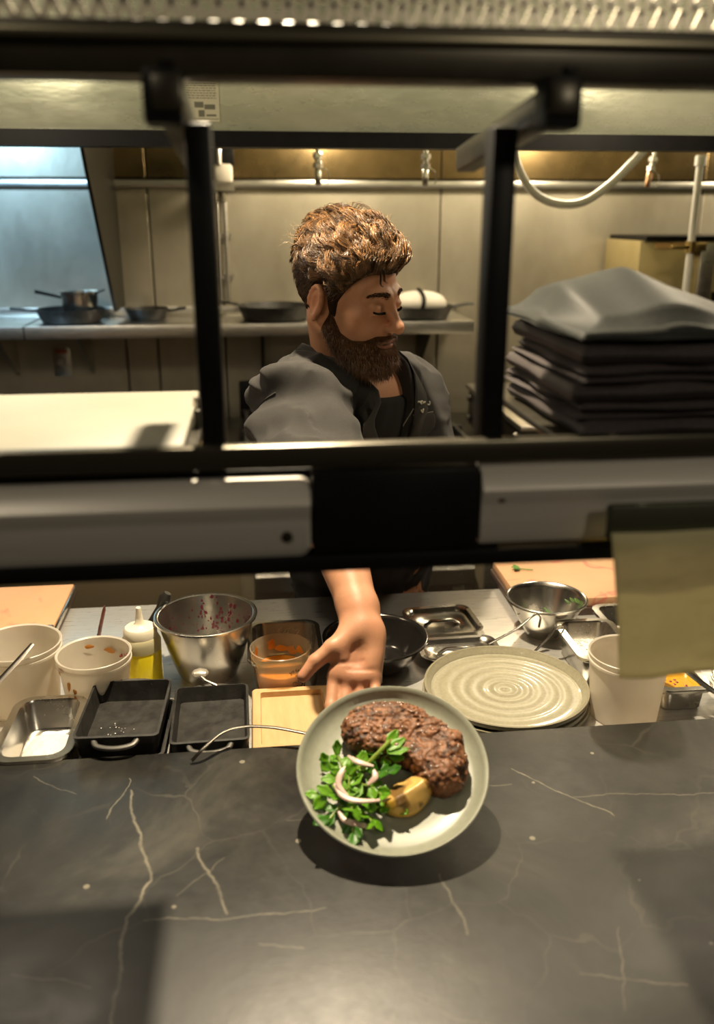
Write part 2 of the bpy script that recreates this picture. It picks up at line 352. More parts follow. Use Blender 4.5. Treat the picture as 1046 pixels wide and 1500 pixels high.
# ================================================================== stone counter (the pass)
def stone():
    m, nt, b = nodes('black_soapstone'); L = nt.links
    cl = ramp(nt, noise(nt, 4.2, 9, 0.68, None, 'Object', 0.6), [(0.36, (0.005, 0.0047, 0.004)), (0.55, (0.024, 0.0222, 0.018)), (0.78, (0.080, 0.073, 0.056))])
    tc = nt.nodes.new('ShaderNodeTexCoord'); sx = nt.nodes.new('ShaderNodeSeparateXYZ'); L.new(tc.outputs['Object'], sx.inputs[0])
    def mth(op, a, b_=None, c=None, clamp=False):
        n = nt.nodes.new('ShaderNodeMath'); n.operation = op; n.use_clamp = clamp
        for i, v in enumerate((a, b_, c)):
            if v is None: continue
            if hasattr(v, 'is_output'): L.new(v, n.inputs[i])
            else: n.inputs[i].default_value = v
        return n.outputs[0]
    wob = mth('SUBTRACT', noise(nt, 16, 3, 0.6), 0.5); br = noise(nt, 55, 3, 0.6)
    total = None
    veins = [((-0.205, 1.12), (-0.155, 0.93), .0030, .7), ((-0.155, 0.93), (-0.175, 0.87), .0030, .9), ((-0.175, 0.87), (-0.17, 0.68), .0026, .6), ((-0.10, 0.985), (-0.055, 0.865), .0030, .55),
             ((-0.155, 0.862), (0.06, 0.855), .0016, .5), ((0.36, 1.11), (0.47, 0.985), .0013, .75), ((0.43, 1.035), (0.66, 1.02), .0014, .5), ((-0.205, 1.15), (-0.23, 1.06), .0014, .6),
             ((0.205, 0.90), (0.22, 0.80), .0028, .35), ((0.30, 1.075), (0.35, 1.07), .0012, .5), ((-0.35, 1.17), (-0.28, 1.12), .0012, .4), ((0.33, 0.73), (0.44, 0.70), .0016, .35),
             ((-0.29, 0.80), (-0.20, 0.775), .0018, .4), ((-0.06, 0.96), (-0.12, 0.90), .0012, .3), ((-0.02, 0.81), (0.03, 0.80), .0022, .3), ((0.40, 0.79), (0.36, 0.68), .0015, .3), ((0.02, 1.03), (0.10, 1.02), .0012, .3)]
    for (ax, ay), (bx, by), w, s in veins:
        dx, dy = bx-ax, by-ay; ln = math.hypot(dx, dy); ux, uy = dx/ln, dy/ln
        al = mth('ADD', mth('MULTIPLY_ADD', sx.outputs[0], ux, -(ax*ux+ay*uy)), mth('MULTIPLY', sx.outputs[1], uy))
        ac = mth('ADD', mth('MULTIPLY_ADD', sx.outputs[0], -uy, ax*uy-ay*ux), mth('MULTIPLY_ADD', sx.outputs[1], ux, mth('MULTIPLY', wob, 0.026)))
        over = mth('MAXIMUM', mth('MAXIMUM', mth('MULTIPLY', al, -1.0), mth('SUBTRACT', al, ln)), 0.0)
        d = mth('ADD', mth('ABSOLUTE', ac), over)
        v = mth('MULTIPLY', mth('SUBTRACT', 1.0, mth('DIVIDE', d, w), clamp=True), mth('MULTIPLY', br, s*1.25))
        total = v if total is None else mth('MAXIMUM', total, v)
    vo = nt.nodes.new('ShaderNodeTexVoronoi'); vo.inputs['Scale'].default_value = 26; L.new(tc.outputs['Object'], vo.inputs[0])
    sp = nt.nodes.new('ShaderNodeSeparateColor'); L.new(vo.outputs['Color'], sp.inputs[0])
    spk = mth('MULTIPLY', mth('LESS_THAN', vo.outputs['Distance'], 0.11), mth('GREATER_THAN', sp.outputs[0], 0.80))
    total = mth('MAXIMUM', total, mth('MULTIPLY', spk, 0.5), clamp=True)
    # fine net of hairline veins
    v2 = nt.nodes.new('ShaderNodeTexVoronoi'); v2.feature = 'DISTANCE_TO_EDGE'; v2.inputs['Scale'].default_value = 7
    mx = nt.nodes.new('ShaderNodeMix'); mx.data_type = 'VECTOR'; mx.inputs[0].default_value = 0.10
    nz = nt.nodes.new('ShaderNodeTexNoise'); nz.inputs['Scale'].default_value = 6; nz.inputs['Detail'].default_value = 4
    L.new(tc.outputs['Object'], nz.inputs[0]); L.new(tc.outputs['Object'], mx.inputs[4]); L.new(nz.outputs['Color'], mx.inputs[5]); L.new(mx.outputs[1], v2.inputs[0])
    hair = mth('MULTIPLY', mth('LESS_THAN', v2.outputs['Distance'], 0.010), mth('SUBTRACT', noise(nt, 9, 3), 0.40, clamp=True))
    total = mth('MAXIMUM', total, mth('MULTIPLY', hair, 0.22), clamp=True)
    col = mixc(nt, total, cl, (0.42, 0.38, 0.28)); L.new(col, b.inputs['Base Color'])
    rg = ramp(nt, noise(nt, 13, 8, 0.7), [(0.3, (0.37,)*3), (0.75, (0.50,)*3)]); L.new(rg, b.inputs['Roughness'])
    b.inputs['Specular IOR Level'].default_value = 0.62
    bump(nt, b, noise(nt, 30, 6, 0.65), 0.10, 0.003)
    return m
STONE = stone()
t = thing('stone_counter', 'black soapstone pass counter with pale veins under the served plate', 'counter')
MB().b2(-1.6, 2.2, 0.40, 1.212, 0.925, 0.96, 0.003).build('slab', STONE, t)
MB().b2(-1.6, 2.2, 0.50, 1.205, 0.0, 0.924).build('base', DARKST, t)

# ================================================================== pass shelf with heat lamps
t = thing('pass_shelf', 'black steel pass shelf frame with two posts above the stone counter', 'shelf', (0, 0, 0))
MB().b2(-1.0, 1.15, 0.784, 0.80, 1.529, 1.552, 0.004).build('front_rail', pm('rail_steel', (0.11, 0.10, 0.075), 0.30, 0.8), t)
MB().b2(-1.0, -0.060, 0.80, 1.115, 1.526, 1.535, 0.002).build('deck', DARKST, t)
MB().b2(0.302, 1.15, 0.80, 1.13, 1.526, 1.535, 0.002).build('deck', DARKST, t)
MB().b2(-1.0, 1.15, 0.80, 0.845, 1.447, 1.526, 0.003).build('back_beam', BLACK, t)
MB().b2(-1.0, 1.15, 0.772, 0.80, 1.431, 1.447, 0.002).build('bottom_flange', BLACK, t)
MB().b2(0.047, 0.204, 0.775, 0.80, 1.448, 1.528, 0.003).build('joining_plate', BLACK, t)
for x in (-0.041, 0.2195):
    MB().b2(x-0.0112, x+0.0112, 0.80, 0.832, 1.53, 1.822, 0.003).build('post', BLACK, t)
for x, bx in ((-0.058, -0.062), (0.247, 0.247)):
    MB().box((x, 0.90, 1.823), (0.024, 0.34, 0.026), 0.003, rot=Matrix.Rotation(-0.08, 3, 'X')).build('arm', DARKST, t)
    MB().box((bx, 0.752, 1.834), (0.030, 0.035, 0.040), 0.004).lathe([(0.006, 0), (0.006, 0.004)], 10, (bx+0.004, 0.74, 1.855)).build('arm_bracket', BLACK, t)
MB().b2(-1.0, 1.15, 0.775, 0.815, 1.852, 1.893, 0.004).build('top_rail', DARKST, t)
MB().b2(-1.0, 1.15, 0.768, 0.776, 1.877, 1.885, 0.002).build('top_rail_lip', pm('lip_steel', (0.16, 0.145, 0.1), 0.3, 0.8), t)
for x in (-0.95, 1.10): MB().b2(x-0.012, x+0.012, 0.80, 0.832, 1.89, 2.80).build('ceiling_rod', BLACK, t)
for x in (-0.95, 1.10): MB().b2(x-0.012, x+0.012, 0.80, 0.832, 1.53, 1.86).build('post', BLACK, t)
# expanded metal guard above the top rail
g = MB(); pit, ht = 0.0185, 0.020
for row in range(8):
    z0 = 1.893+row*ht
    for i in range(int(2.15/pit)):
        x = -1.0+i*pit
        for sgn in (-1, 1):
            a = (x+pit/2, z0) if sgn > 0 else (x+pit/2, z0); q = (x+pit/2+sgn*pit/2, z0+ht)
            dx, dz = q[0]-a[0], q[1]-a[1]; ln = math.hypot(dx, dz); nx, nz = -dz/ln*0.0029, dx/ln*0.0029
            V = [(a[0]-nx, 0.806, a[1]-nz), (a[0]+nx, 0.806, a[1]+nz), (q[0]+nx, 0.806, q[1]+nz), (q[0]-nx, 0.806, q[1]-nz)]
            V += [(p[0], p[1]+0.003, p[2]) for p in V]
            g.add(V, [(0, 1, 2, 3), (7, 6, 5, 4), (0, 4, 5, 1), (2, 6, 7, 3), (1, 5, 6, 2), (3, 7, 4, 0)])
go = g.build('expanded_metal_guard', pm('guard_steel', (0.72, 0.66, 0.52), 0.4, 0.3), t, smooth=0, fix=False); go['kind'] = 'stuff'

LAMPIN = pm('lamp_liner', (0.5, 0.4, 0.25), 0.25, 1.0)
for k, (x0, x1, lab) in enumerate(((-0.95, 0.045, 'aluminium heat lamp strip with rounded corner under the shelf beside the cream board'),
                                   (0.206, 1.10, 'aluminium heat lamp strip with round rivet under the napkins'))):
    z0, z1 = (1.447, 1.519) if k == 0 else (1.452, 1.527)
    s = thing('heat_lamp_strip', lab, 'heat lamp', (0, 0, 0), 0, 'heat lamp strips under the pass shelf')
    # housing: extruded section with bright sloping top
    pr_ = [(0.800, z1), (0.789, z1), (0.776, z1-0.008), (0.7685, z1-0.020), (0.7690, z1-0.026), (0.7725, z1-0.032), (0.7735, z1-0.038), (0.7735, z0+0.010), (0.778, z0), (0.800, z0)]
    R = []
    xe = [x0, x0+0.003]+[x1-0.010, x1-0.005, x1-0.0015, x1] if k == 0 else [x0, x0+0.0015, x0+0.004, x0+0.008, x1-0.003, x1]
    for x in xe:
        e = (x1-x if k == 0 else x-x0); cr = 0.010; lift = cr-math.sqrt(max(cr*cr-max(cr-e, 0)**2, 0)) if k == 0 else 0.0
        R.append([(x, y, max(min(z, z1-lift*0.5), z0+lift)) for y, z in pr_])
    MB().rings(R).build('housing', ALU, s)
    sx_, sz_ = (0.023, 1.468) if k == 0 else (0.2245, 1.4995)
    MB().lathe([(0.0052, 0), (0.0052, 0.003), (0.002, 0.004)], 16).build('screw', DARKST if k == 0 else STEEL, s, (sx_, 0.7745, sz_), (PI/2, 0, 0))
    MB().b2(x0+0.02, x1-0.02, 0.78, 0.798, z0-0.004, z0-0.0005).build('underside_liner', LAMPIN, s)

# cream board on the left deck, small steel latch next to it
t = thing('cream_board', 'large cream plastic board lying flat on the pass shelf', 'board', (0, 0, 0))
MB().b2(-0.80, -0.070, 0.812, 1.098, 1.5355, 1.5455, 0.003).build('board', WHITEPL, t)
t = thing('shelf_latch', 'small steel latch on the shelf between cream board and black post', 'latch', (-0.0635, 0.96, 1.535))
MB().box((0, 0, 0.010), (0.007, 0.05, 0.02), 0.002).build('body', DARKST, t)
MB().lathe([(0.0045, 0), (0.0055, 0.003), (0.0045, 0.010)], 12).build('button', STEEL, t, (0, -0.01, 0.020))

# order ticket; the dark rail bar stands in for shadow on its top
t = thing('ticket_shade_rail', 'dark ticket rail bar standing in for the shadow on the ticket top', 'rail', (0, 0, 0))
MB().b2(0.319, 0.62, 0.742, 0.752, 1.462, 1.497, 0.003).build('shade_bar', pm('shade_green', (0.055, 0.06, 0.038), 0.45, 0.4), t)
MB().b2(0.33, 0.61, 0.752, 0.773, 1.480, 1.488).build('mount', BLACK, t)
def ticket_mat():
    m, nt, b = nodes('ticket_paper')
    n1 = ramp(nt, noise(nt, 60, 3, 0.6, (0.25, 1, 1.0)), [(0.52, (0.90, 0.85, 0.60)), (0.72, (0.78, 0.73, 0.48))])
    nt.links.new(n1, b.inputs['Base Color']); b.inputs['Roughness'].default_value = 0.75
    tr = nt.nodes.new('ShaderNodeBsdfTranslucent'); nt.links.new(n1, tr.inputs[0]); mx = nt.nodes.new('ShaderNodeMixShader'); mx.inputs[0].default_value = 0.7
    out = nt.nodes['Material Output']; nt.links.new(b.outputs[0], mx.inputs[1]); nt.links.new(tr.outputs[0], mx.inputs[2]); nt.links.new(mx.outputs[0], out.inputs[0])
    return m
V, F = [], []; nx, nz = 25, 20
for j in range(nz):
    z = lerp(1.472, 1.322, j/(nz-1))
    for i in range(nx):
        x = lerp(0.320+0.020*j/(nz-1), 0.468, i/(nx-1)); y = 0.7385-0.010*max(0, 1-abs(x-0.367)/0.05)*(0.3+0.7*math.sin(j/(nz-1)*2.6))-0.004*math.sin(j/(nz-1)*3)
        V.append((x, y, z))
for j in range(nz-1):
    for i in range(nx-1): a = j*nx+i; F.append((a, a+1, a+nx+1, a+nx))
o = MB().add(V, F).build('order_ticket', ticket_mat(), smooth=60); tag(o, 'creased yellowish paper order ticket hanging from the ticket rail', 'ticket')
sm = o.modifiers.new('thick', 'SOLIDIFY'); sm.thickness = 0.0004

# ================================================================== napkins on the shelf
def vnoise(p, s, seed=0):
    # smooth value noise on numpy points
    q = np.asarray(p)*s+seed*17.13; i = np.floor(q).astype(np.int64); f = q-i; f = f*f*(3-2*f)
    def h(a):
        n = (a[..., 0]*73856093) ^ (a[..., 1]*19349663) ^ (a[..., 2]*83492791) ^ (seed*2654435761 & 0x7fffffff)
        n = (n ^ (n >> 13))*1274126177 & 0x7fffffff; n = (n ^ (n >> 15))*2246822519 & 0x7fffffff
        return (n & 0xffff)/65535.0
    r = 0
    for dx in (0, 1):
        for dy in (0, 1):
            for dz in (0, 1):
                w = (f[..., 0] if dx else 1-f[..., 0])*(f[..., 1] if dy else 1-f[..., 1])*(f[..., 2] if dz else 1-f[..., 2])
                r = r+w*h(i+np.array([dx, dy, dz]))
    return r*2-1
def slab(mb, w, d, h, z0, top=None, bot=None, nx=44, ny=34, e=0.010, jit=0.0, seed=0, rad=0.02):
    us = np.sin(np.linspace(-PI/2, PI/2, nx))*0.5+np.linspace(-0.5, 0.5, nx); us = us/us.max()
    vs = np.sin(np.linspace(-PI/2, PI/2, ny))*0.5+np.linspace(-0.5, 0.5, ny); vs = vs/vs.max()
    X, Y = np.meshgrid(us*w/2, vs*d/2, indexing='ij')
    dist = np.minimum(w/2-np.abs(X), d/2-np.abs(Y)); s = np.clip(dist/e, 0, 1); prof = np.sqrt(np.clip(1-(1-s)**2, 0, 1))
    n = vnoise(np.stack([X*1.0, Y*1.0, X*0], -1), 14, seed)*jit
    Xj = X+n*np.sign(X)*(1-s*0.0)*0.5; Yj = Y+vnoise(np.stack([X, Y*0, X*0+3], -1), 16, seed+1)*jit
    T = z0+h/2+prof*h/2+(top(X, Y) if top else 0)*np.clip(dist/0.03, 0.25, 1); Bt = z0+h/2-prof*h/2+((bot if bot else (lambda a, b: 0))(X, Y))*prof
    V = [(Xj[i, j], Yj[i, j], T[i, j]) for i in range(nx) for j in range(ny)]+[(Xj[i, j], Yj[i, j], Bt[i, j]) for i in range(nx) for j in range(ny)]
    N = nx*ny; F = []
    for i in range(nx-1):
        for j in range(ny-1):
            a = i*ny+j; F.append((a, a+ny, a+ny+1, a+1)); F.append((N+a, N+a+1, N+a+ny+1, N+a+ny))
    mb.add(V, F)
    return mb
def cloth(name, c1, c2):
    m, nt, b = nodes(name); nt.links.new(ramp(nt, noise(nt, 260, 3, 0.7), [(0.3, c1), (0.7, c2)]), b.inputs['Base Color']); b.inputs['Roughness'].default_value = 0.5
    b.inputs['Sheen Weight'].default_value = 0.03; b.inputs['Specular IOR Level'].default_value = 0.08; bump(nt, b, noise(nt, 700, 2), 0.25, 0.001); return m
NAPM = cloth('napkin_cloth', (0.038, 0.032, 0.032), (0.062, 0.052, 0.051)); NAPG = cloth('napkin_grey_cloth', (0.026, 0.028, 0.026), (0.042, 0.045, 0.041))
nh = [0.018, 0.017, 0.019, 0.017, 0.020]; z = 1.5355
order = ['lowest', 'second lowest', 'middle', 'fourth', 'fifth']
for k, h in enumerate(nh):
    mb = MB(); f1 = h*(0.34 if k % 2 else 1.0)
    slab(mb, 0.36, 0.25, f1, 0.0, e=0.011, jit=0.012, seed=k*5+1, top=lambda X, Y, k=k: 0.0022*np.sin(X*30+k*1.7))
    if k % 2: slab(mb, 0.35, 0.24, h*0.66, f1, e=0.011, jit=0.014, seed=k*5+3, top=lambda X, Y, k=k: 0.002*np.sin(X*31+Y*20+2*k))
    o = mb.build('cloth_napkin', NAPM, None, (0.498+rnd.uniform(-.006, .006), 0.968+rnd.uniform(-.004, .004), z), (0, 0, rnd.uniform(-.02, .02)+0.03), smooth=60, fix=False)
    tag(o, 'folded dark grey cloth napkin, %s in the stack on the pass shelf' % order[k], 'napkin', 'folded napkins on the pass shelf'); z += h+0.0004
def peak(X, Y):
    r = np.hypot((X+0.080)/0.085, (Y-0.02)/0.13); a = 0.060*np.exp(-r**1.5*1.15)
    return a+0.006*np.sin(X*38+1)*np.sin(Y*18+1)+0.005*np.exp(-((X+0.15)/0.02)**2)
mb = MB(); slab(mb, 0.365, 0.262, 0.012, 0.0, e=0.006, jit=0.012, seed=41, top=peak, bot=lambda X, Y: np.maximum(peak(X, Y), 0)*0.95, nx=70, ny=50)
o = mb.build('cloth_napkin', NAPG, None, (0.492, 0.975, z), (0, 0, 0.02), smooth=80, fix=False)
tag(o, 'rumpled grey cloth napkin peaked on top of the folded stack', 'napkin', 'folded napkins on the pass shelf')

# ================================================================== pans on the wall shelf
def skillet(mb, r, h, th=0.005, n=36):
    return mb.lathe([(0.001, 0), (r*0.78, 0), (r*0.84, 0.004), (r, h), (r-th*0.8, h), (r*0.80, 0.009), (r*0.74, 0.007), (0.001, 0.007)], n)
def iron_pan(label, loc, r, h, rz, hl=0.13):
    t = thing('iron_skillet', label, 'pan', loc, rz, 'pans on the wall shelf')
    skillet(MB(), r, h).build('pan_body', IRON, t)
    MB().tube([(r*0.95, 0, h*0.8), (r+0.03, 0, h*0.85), (r+hl*0.6, 0, h*0.95), (r+hl, 0, h)], [0.012, 0.011, 0.013, 0.012], 10, flat=0.45).build('handle', IRON, t)
    return t
iron_pan('cast iron skillet with short handle under the small saucepan on the wall shelf', (-0.71, 3.64, 1.3525), 0.132, 0.052, PI*0.98, 0.10)
iron_pan('small cast iron skillet beside the one holding the saucepan', (-0.425, 3.70, 1.3525), 0.085, 0.045, -0.1, 0.07)
iron_pan('wide cast iron skillet alone on the wall shelf behind the chef', (0.085, 3.64, 1.3525), 0.150, 0.058, 2.5)
iron_pan('cast iron skillet holding a wrapped white bundle on the shelf end', (0.67, 3.64, 1.3525), 0.138, 0.05, 0.2, 0.10)
t = thing('saucepan', 'small steel saucepan with black handle sitting in the iron skillet', 'saucepan', (-0.672, 3.64, 1.3605))
MB().lathe([(0.001, 0), (0.062, 0), (0.064, 0.006), (0.070, 0.102), (0.075, 0.105), (0.075, 0.109), (0.068, 0.106), (0.062, 0.006), (0.001, 0.005)], 32).build('pan_body', STEEL, t)
MB().tube([(-0.066, -0.01, 0.086), (-0.10, -0.015, 0.096), (-0.16, -0.03, 0.112)], [0.008, 0.010, 0.012], 10, flat=0.6).build('handle', BLACK, t)
MB().tube([(0.058, -0.03, 0.096), (0.085, -0.05, 0.112), (0.105, -0.06, 0.118)], 0.004, 8).build('spout_hook', STEEL, t)
t = thing('bread_bundle', 'white wrapped bundle with black strap lying in the iron skillet', 'bundle', (0.67, 3.64, 1.361))
V = []; n = 24; R = []
for i in range(13):
    a = PI*i/12; rr_ = math.sin(a); xx = -0.11*math.cos(a)
    R.append([(xx, 0.085*max(rr_, .03)**.8*math.cos(2*PI*j/n), 0.045+0.055*max(rr_, .03)**.8*math.sin(2*PI*j/n)*(1 if math.sin(2*PI*j/n) > 0 else .6)) for j in range(n)])
MB().rings(R).build('wrap', pm('white_wrap', (0.80, 0.75, 0.66), 0.6, 0, (0.70, 0.64, 0.54), 18, bs=30, bstr=0.3), t, smooth=80)
MB().tube([(0.0+0.004*math.sin(a*3), 0.088*math.cos(a), 0.045+0.058*math.sin(a)*(1 if math.sin(a) > 0 else .55)) for a in [2*PI*k/28 for k in range(28)]], 0.008, 8, closed=True).build('strap', BLACK, t)
# ================================================================== things on the prep table
def translucent_plastic(name, col, mix=0.4, rough=0.35):
    m, nt, b = nodes(name); b.inputs['Base Color'].default_value = (*col, 1); b.inputs['Roughness'].default_value = rough
    tr = nt.nodes.new('ShaderNodeBsdfTranslucent'); tr.inputs[0].default_value = (*col, 1); mx = nt.nodes.new('ShaderNodeMixShader'); mx.inputs[0].default_value = mix
    tp = nt.nodes.new('ShaderNodeBsdfTransparent'); tp.inputs[0].default_value = (*col, 1); m2 = nt.nodes.new('ShaderNodeMixShader'); m2.inputs[0].default_value = 0.22
    out = nt.nodes['Material Output']; nt.links.new(b.outputs[0], mx.inputs[1]); nt.links.new(tr.outputs[0], mx.inputs[2])
    nt.links.new(mx.outputs[0], m2.inputs[1]); nt.links.new(tp.outputs[0], m2.inputs[2]); nt.links.new(m2.outputs[0], out.inputs[0]); return m
TOOLST = pm('tool_steel', (0.22, 0.20, 0.17), 0.32, 1.0)
DELI = translucent_plastic('deli_plastic', (0.84, 0.79, 0.70))
def deli(name, label, loc, r, h, taper=0.84, smear=None, fill=None):
    t = thing(name, label, 'container', loc)
    rb = r*taper
    MB().lathe([(0.001, 0), (rb-0.003, 0), (rb, 0.003), (r-0.001, h-0.016), (r+0.0025, h-0.015), (r+0.0025, h-0.011), (r, h-0.010), (r+0.003, h), (r+0.0015, h+0.001), (r-0.0015, h-0.001),
                (r-0.0025, h-0.02), (rb-0.0022, 0.005), (0.001, 0.003)], 48).build('cup', DELI, t)
    return t, rb
deli('deli_container', 'large translucent plastic container behind the spatula, empty', (-0.437, 1.478, W), 0.072, 0.122)
t, rb = deli('deli_container', 'translucent plastic container smeared with orange sauce beside the squeeze bottle', (-0.302, 1.447, W), 0.0625, 0.110)
SMEAR = pm('orange_smear', (0.62, 0.20, 0.03), 0.35, 0, (0.75, 0.36, 0.06), 60, coat=0.3); REDB = pm('red_bits', (0.25, 0.02, 0.015), 0.35, coat=0.4)
def blob_patch(mb, th, z, r, w, h, n=10, seed=1, lift=0.0012):
    q = random.Random(seed); c = []
    for k in range(n):
        a = 2*PI*k/n; f = q.uniform(0.6, 1.1); c.append((th+w*f*math.cos(a)/r, z+h*f*math.sin(a)))
    P = [(r+lift*0.3, th, z)]; V = [((r+lift)*math.cos(th), (r+lift)*math.sin(th), z)]+[((r+lift*0.1)*math.cos(a), (r+lift*0.1)*math.sin(a), zz) for a, zz in c]
    mb.add(V, [(0, 1+k, 1+(k+1) % n) for k in range(n)]); return mb
def rad_at(r, rb, h, z): return lerp(rb, r, z/h)
for i, (th, z, w, h) in enumerate(((-2.5, 0.098, .010, .006), (-2.25, 0.070, .006, .012), (-2.75, 0.085, .007, .005), (-2.05, 0.062, .006, .006), (-2.4, 0.045, .005, .008))):
    blob_patch(MB(), th, z, rad_at(0.0625, rb, 0.11, z)+0.0006, w, h, seed=i).build('sauce_smear', SMEAR, t, smooth=80)
for i, (th, z, w, h) in enumerate(((1.25, 0.085, .012, .006), (1.9, 0.094, .010, .005), (0.75, 0.082, .004, .004))):
    blob_patch(MB(), th, z, rad_at(0.0625, rb, 0.11, z)-0.0034, w, h, seed=20+i, lift=-0.001).build('sauce_smear', SMEAR if i < 2 else REDB, t, smooth=80)
for i in range(6):
    a, z = 0.55+rnd.uniform(-.3, .3), 0.075+rnd.uniform(-.012, .012); r = rad_at(0.0625, rb, 0.11, z)-0.0035
    MB().lathe([(0.0005, 0), (0.0024, 0.001), (0.002, 0.003), (0.0005, 0.0038)], 7).build('chili_bit', REDB, t, (r*math.cos(a), r*math.sin(a), z))
deli('deli_container', 'translucent plastic container at the rim of the salt pan, partly cut off', (-0.505, 1.332, W), 0.060, 0.095)
deli('deli_container', 'tall translucent plastic container beside the stacked plates', (0.625, 1.318, W), 0.067, 0.122, 0.86)

# squeeze bottle of oil
t = thing('squeeze_bottle', 'clear squeeze bottle of yellow oil with pale nozzle cap', 'bottle', (-0.232, 1.535, W))
OIL = pm('yellow_oil', (0.86, 0.70, 0.02), 0.22, 0, spec=0.5, sss=0.0, coat=0.4)
MB().lathe([(0.001, 0), (0.033, 0), (0.0365, 0.004), (0.0365, 0.066), (0.035, 0.070)], 36).build('oil', OIL, t)
MB().lathe([(0.0366, 0.070), (0.0368, 0.086), (0.033, 0.094), (0.030, 0.097)], 36).build('bottle_shoulder', translucent_plastic('bottle_plastic', (0.82, 0.76, 0.5)), t)
MB().lathe([(0.029, 0.092), (0.031, 0.094), (0.031, 0.108), (0.027, 0.114), (0.012, 0.118), (0.0085, 0.122), (0.0065, 0.134), (0.0045, 0.152), (0.0035, 0.153), (0.001, 0.152)], 32).build('nozzle_cap', pm('cap_plastic', (0.80, 0.74, 0.58), 0.4, sss=0.1), t)

# big mixing bowl with beet splashes
def bowl(name, label, loc, R, r0, h, mat, lip=0.006, cat='bowl', curve=0.8, group=None, rz=0):
    t = thing(name, label, cat, loc, rz, group); th = 0.0022; pts = []
    for k in range(13):
        u = k/12; pts.append((r0+(R-r0)*u**curve, h*u))
    outer = [(0.001, 0)]+pts+[(R+lip*0.6, h+0.0006), (R+lip, h-0.0015), (R+lip, h+0.002), (R+lip*0.5, h+0.0035), (R-th, h+0.0015)]
    inner = [(max(r-th, 0.001), max(z, 0.003)) for r, z in reversed(pts[:-1])]+[(0.001, 0.003)]
    MB().lathe(outer+inner, 56).build('bowl_body', mat, t, smooth=50); return t, pts
t, pts = bowl('mixing_bowl', 'deep stainless mixing bowl with dark red splashes inside', (-0.111, 1.552, W), 0.091, 0.052, 0.124, STEEL, curve=0.75)
BEET = pm('beet_juice', (0.13, 0.006, 0.022), 0.3, coat=0.3)
q = random.Random(5); mb = MB()
for i in range(190):
    u = min(0.97, abs(q.gauss(0.62, 0.2))); th = q.gauss(1.15, 0.75); r = 0.052+(0.091-0.052)*u**0.75-0.0026; z = 0.124*u
    s = q.choice((0.0008, 0.0012, 0.0018, 0.0026, 0.0036)); blob_patch(mb, th, z, r, s, s*q.uniform(1, 2.4), 7, i, -0.0008)
o = mb.build('splash_drops', BEET, t, smooth=80, fix=False); o['kind'] = 'stuff'
# whisk / peeler with black handle standing behind
t = thing('black_handled_tool', 'kitchen tool with black handle leaning behind the mixing bowl', 'tool', (-0.222, 1.618, W))
MB().tube([(-0.020, 0.0, 0.045), (0.0, 0, 0.082), (0.018, 0, 0.112), (0.030, 0, 0.132), (0.036, 0, 0.143)], [0.006, 0.0075, 0.007, 0.0125, 0.007], 12).build('handle', pm('black_rubber', (0.02, 0.018, 0.015), 0.35), t)
MB().tube([(-0.044, 0, 0.0), (-0.020, 0, 0.046)], [0.004, 0.004], 8).build('shank', STEEL, t)
# wooden stick
t = thing('wooden_stick', 'dark reddish wooden handle standing behind the containers', 'handle', (-0.345, 1.70, W))
MB().tube([(0, 0, 0), (0.008, 0, 0.035), (0.020, 0, 0.078), (0.022, 0, 0.086)], [0.0055, 0.0065, 0.006, 0.0015], 8, flat=0.6).build('grip', pm('red_wood', (0.10, 0.025, 0.02), 0.4, 0, (0.16, 0.05, 0.03), 30, (1, 1, 6)), t)
MB().tube([(0.001, 0, 0.004), (0.0045, 0, 0.022)], 0.0068, 8, flat=0.62).build('ferrule', STEEL, t)
# spatula lying across the containers on the left
t = thing('steel_spatula', 'narrow steel spatula leaning on the rims of the plastic containers', 'spatula', (-0.43, 1.37, W))
MB().tube([(0.035, 0.045, 0.148), (0.020, 0.02, 0.135), (-0.01, -0.02, 0.112), (-0.05, -0.07, 0.085)], [0.0045, 0.0065, 0.0065, 0.006], 10, flat=0.3).build('blade', TOOLST, t)

# rectangular steel pans
def gn_pan(name, label, loc, w, d, h, rz=0, lip=0.010, mat=STEEL, rim=0.02, group=None):
    t = thing(name, label, 'pan', loc, rz, group); a, b = w/2, d/2; tp = 0.90
    MB().rrect([(0.002, 0.002, 0.001, 0), (a*tp-.004, b*tp-.004, rim, 0), (a*tp, b*tp, rim, 0.004), (a, b, rim*1.1, h-0.004), (a+lip, b+lip, rim+lip, h-0.003), (a+lip+0.001, b+lip+0.001, rim+lip, h-0.008), (a+lip+0.0022, b+lip+0.0022, rim+lip, h-0.006), (a+lip+0.0015, b+lip+0.0015, rim+lip, h-0.0005),
                (a-0.001, b-0.001, rim, h), (a-0.003, b-0.003, rim, h-0.004), (a*tp-0.002, b*tp-0.002, rim*.95, 0.006), (a*tp-.006, b*tp-.006, rim*.9, 0.002), (0.002, 0.002, .001, 0.002)], 8).build('pan_body', mat, t, smooth=50)
    return t
t = gn_pan('steel_salt_pan', 'rectangular steel pan with white salt in front of the plastic containers', (-0.365, 1.302, W-0.0), 0.100, 0.172, 0.056, 0.0, rim=0.024)
SALT = pm('salt', (0.86, 0.83, 0.78), 0.6, 0, (0.74, 0.71, 0.66), 150, bs=300, bstr=0.6, bdist=0.002)
